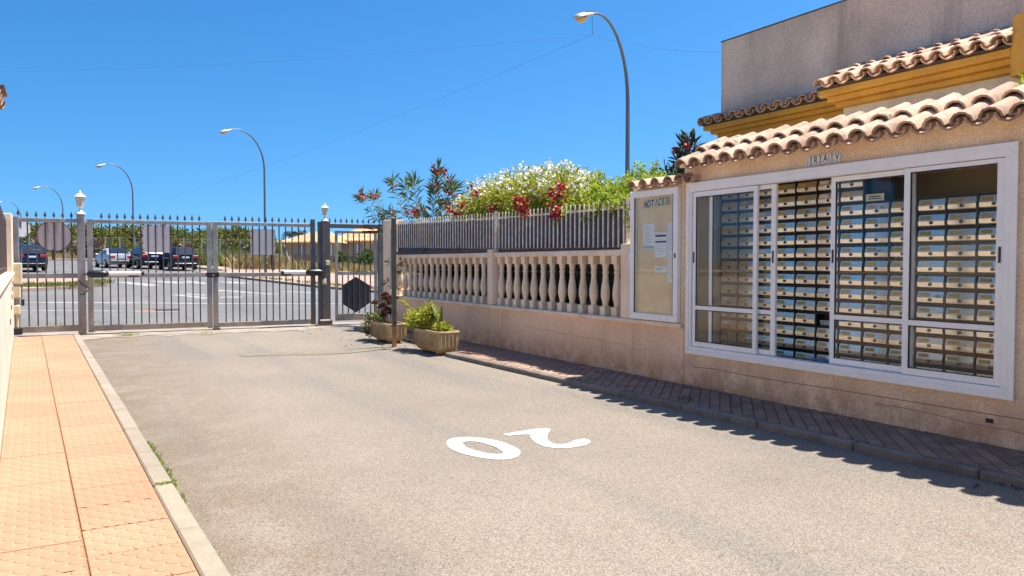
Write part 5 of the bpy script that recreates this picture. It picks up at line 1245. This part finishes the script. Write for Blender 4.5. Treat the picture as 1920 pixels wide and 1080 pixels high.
# palms
def palm(u, v, Z, label):
    tp_ = gd(u, v, Z); b_ = Vector((tp_.x, tp_.y, gh(tp_.x, tp_.y))); t = thing('palm_tree', label, 'palm', tuple(b_), 'small palms behind the houses')
    MB().tube([b_, Vector((tp_.x, tp_.y, tp_.z-.5))], [.22, .16], 8).build('trunk', M_bark, t); f = MB()
    for k in range(26):
        a = 2*PI*k/26; el = random.uniform(-.1, 1.0); d = Vector((math.cos(a)*math.cos(el), math.sin(a)*math.cos(el), math.sin(el))); q = Vector((tp_.x, tp_.y, tp_.z-.5))
        for i in range(8):
            p = q+d*.16*i+Vector((0, 0, -.012*i*i))
            for sg in (-1, 1): leaf(f, p, d+d.cross(Vector((0, 0, 1)))*sg*.9, .34, .08)
    f.build('fronds', M_leafdk, t, recalc=False)
palm(545, 434, 98, 'left small palm above the tiled roof'); palm(562, 432, 99, 'right small palm above the tiled roof')

def villa(u0, u1, v_eave, v_ridge, Z, depth, label, u_r0, u_r1, windows, vb):
    a = gd(u0, v_eave, Z); b_ = gd(u1, v_eave, Z); g0 = min(gh(a.x, a.y), gh(b_.x, b_.y))-.3; zt = a.z
    t = thing('villa', label, 'house', ((a.x+b_.x)/2, (a.y+b_.y)/2, g0), 'villas across the street')
    dx_ = Vector((b_.x-a.x, b_.y-a.y, 0)); Ln = dx_.length; dx_.normalize(); dy_ = Vector((-dx_.y, dx_.x, 0)); A0 = Vector((a.x, a.y, 0))
    def Q(s_, d_, z): return A0+dx_*s_+dy_*d_+Vector((0, 0, z))
    MB().prism([Q(.3, .3, g0), Q(Ln-.3, .3, g0), Q(Ln-.3, depth, g0), Q(.3, depth, g0)], (0, 0, zt-g0)).build('wall', M_farwall, t)
    rz_ = gd((u_r0+u_r1)/2, v_ridge, Z+depth*.5).z; s0 = (u_r0-u0)/(u1-u0)*Ln; s1 = (u_r1-u0)/(u1-u0)*Ln
    m = MB(); P_ = [Q(-.3, -.4, zt+.02), Q(Ln+.3, -.4, zt+.02), Q(Ln+.3, depth+.4, zt+.02), Q(-.3, depth+.4, zt+.02), Q(s0, depth*.5, rz_), Q(s1, depth*.5, rz_)]
    m.add(P_, [(0, 1, 5, 4), (1, 2, 5), (2, 3, 4, 5), (3, 0, 4), (0, 3, 2, 1)]); ro = m.build('roof', M_ytile, t)
    rb = MB()
    for k in range(int(Ln/.28)):
        s_ = -.2+.28*k; 
        tq = min(1, max(0, (s_+.3)/(s0+.3))) if s_ < s0 else (1 if s_ <= s1 else max(0, (Ln+.3-s_)/(Ln+.3-s1)))
        e = Q(s_, -.38, zt+.06); f_ = Q(s_, -.4+(depth*.5+.4)*tq, zt+.06+(rz_-zt)*tq); rb.tube([e, f_], .07, 4, False)
    rb.build('tile_rows', M_ytile, ro)
    MB().prism([Q(-.3, -.42, zt-.12), Q(Ln+.3, -.42, zt-.12), Q(Ln+.3, -.3, zt-.12), Q(-.3, -.3, zt-.12)], (0, 0, .13)).build('fascia', M_ochre, t)
    for (q0, q1, z0, z1) in windows:
        w_ = MB().prism([Q(q0*Ln, .25, g0+z0), Q(q1*Ln, .25, g0+z0), Q(q1*Ln, .25, g0+z1), Q(q0*Ln, .25, g0+z1)], dy_*.04).build('window', M_farshade, t)
        MB().prism([Q(q0*Ln-.1, .2, g0+z0-.12), Q(q1*Ln+.1, .2, g0+z0-.12), Q(q1*Ln+.1, .2, g0+z0), Q(q0*Ln-.1, .2, g0+z0)], dy_*.1).build('sill', M_alu, w_)
        MB().prism([Q((q0+q1)/2*Ln-.04, .22, g0+z0), Q((q0+q1)/2*Ln+.04, .22, g0+z0), Q((q0+q1)/2*Ln+.04, .22, g0+z1), Q((q0+q1)/2*Ln-.04, .22, g0+z1)], dy_*.03).build('mullion', M_alu, w_)
villa(526, 632, 455, 436, 74, 9, 'low villa with orange hipped roof seen left of the wide gate post', 566, 600, [(.30, .42, 1.3, 2.5), (.62, .74, 1.3, 2.5), (.84, .93, 1.3, 2.5)], 505)
villa(622, 790, 452, 428, 78, 10, 'villa with tall orange hipped roof seen through the pedestrian gate', 655, 700, [(.08, .16, 1.3, 2.5), (.22, .34, 1.2, 2.6), (.44, .55, 1.3, 2.5)], 500)
pd = thing('garden_wall', 'rough brown rubble wall in front of the villas across the street', 'wall', tuple(gd(600, 505, 68)), )
a, b_ = gd(524, 503, 69), gd(800, 503, 62); MB().prism([(a.x, a.y, gh(a.x, a.y)-.1), (b_.x, b_.y, gh(b_.x, b_.y)-.1), (b_.x+.1, b_.y+.3, gh(b_.x, b_.y)-.1), (a.x+.1, a.y+.3, gh(a.x, a.y)-.1)], (0, 0, 1.25)).build('wall_face', M_stone, pd)
tree(640, 474, 64, 26, 'grey green shrub in front of the villa seen through the pedestrian gate', M_oleaf, name='garden_shrub', trunk=False, low=.1, group='villa garden shrubs', N=500)
tree(685, 470, 62, 40, 'wider grey green shrub at the right before the villa with tall roof', M_oleaf, name='garden_shrub', trunk=False, low=.1, group='villa garden shrubs', N=500)
# leaning pole and its stay by the villas
q0 = G(513, 509); q1 = gd(508, 452, (q0-_C).dot(_F)); top(MB().tube([q0-Vector((0, 0, .2)), q1], .13, 8).build('dark_pole', M_rubber), 'leaning dark pole at the left end of the villas', 'pole')
q0 = G(547, 507); q1 = gd(533, 459, (q0-_C).dot(_F)); top(MB().tube([q0, q1], .045, 6).build('slanting_stay', M_conc_post), 'pale slanting stay in front of the left villa', 'stay')
# road sign at left edge behind the fence panel
q = G(40, 512); Zq = (q-_C).dot(_F)*.62; qb = gd(38.5, 470, Zq); gz_ = gh(qb.x, qb.y)
ts = thing('traffic_sign', 'grey back of a hexagonal traffic sign on a pole at the far left', 'sign', (qb.x, qb.y, gz_))
MB().tube([(qb.x, qb.y, gz_), gd(38.5, 412, Zq)], .035, 8).build('pole', M_lampcol, ts)
cS = gd(38, 429, Zq); rS = .33; MB().prism([cS+Vector((rS*math.cos(PI/8+k*PI/4), rS*math.sin(PI/8+k*PI/4)*.15, rS*math.sin(PI/8+k*PI/4))) for k in range(8)], (.02, -.03, 0)).build('plate', M_signback, ts)
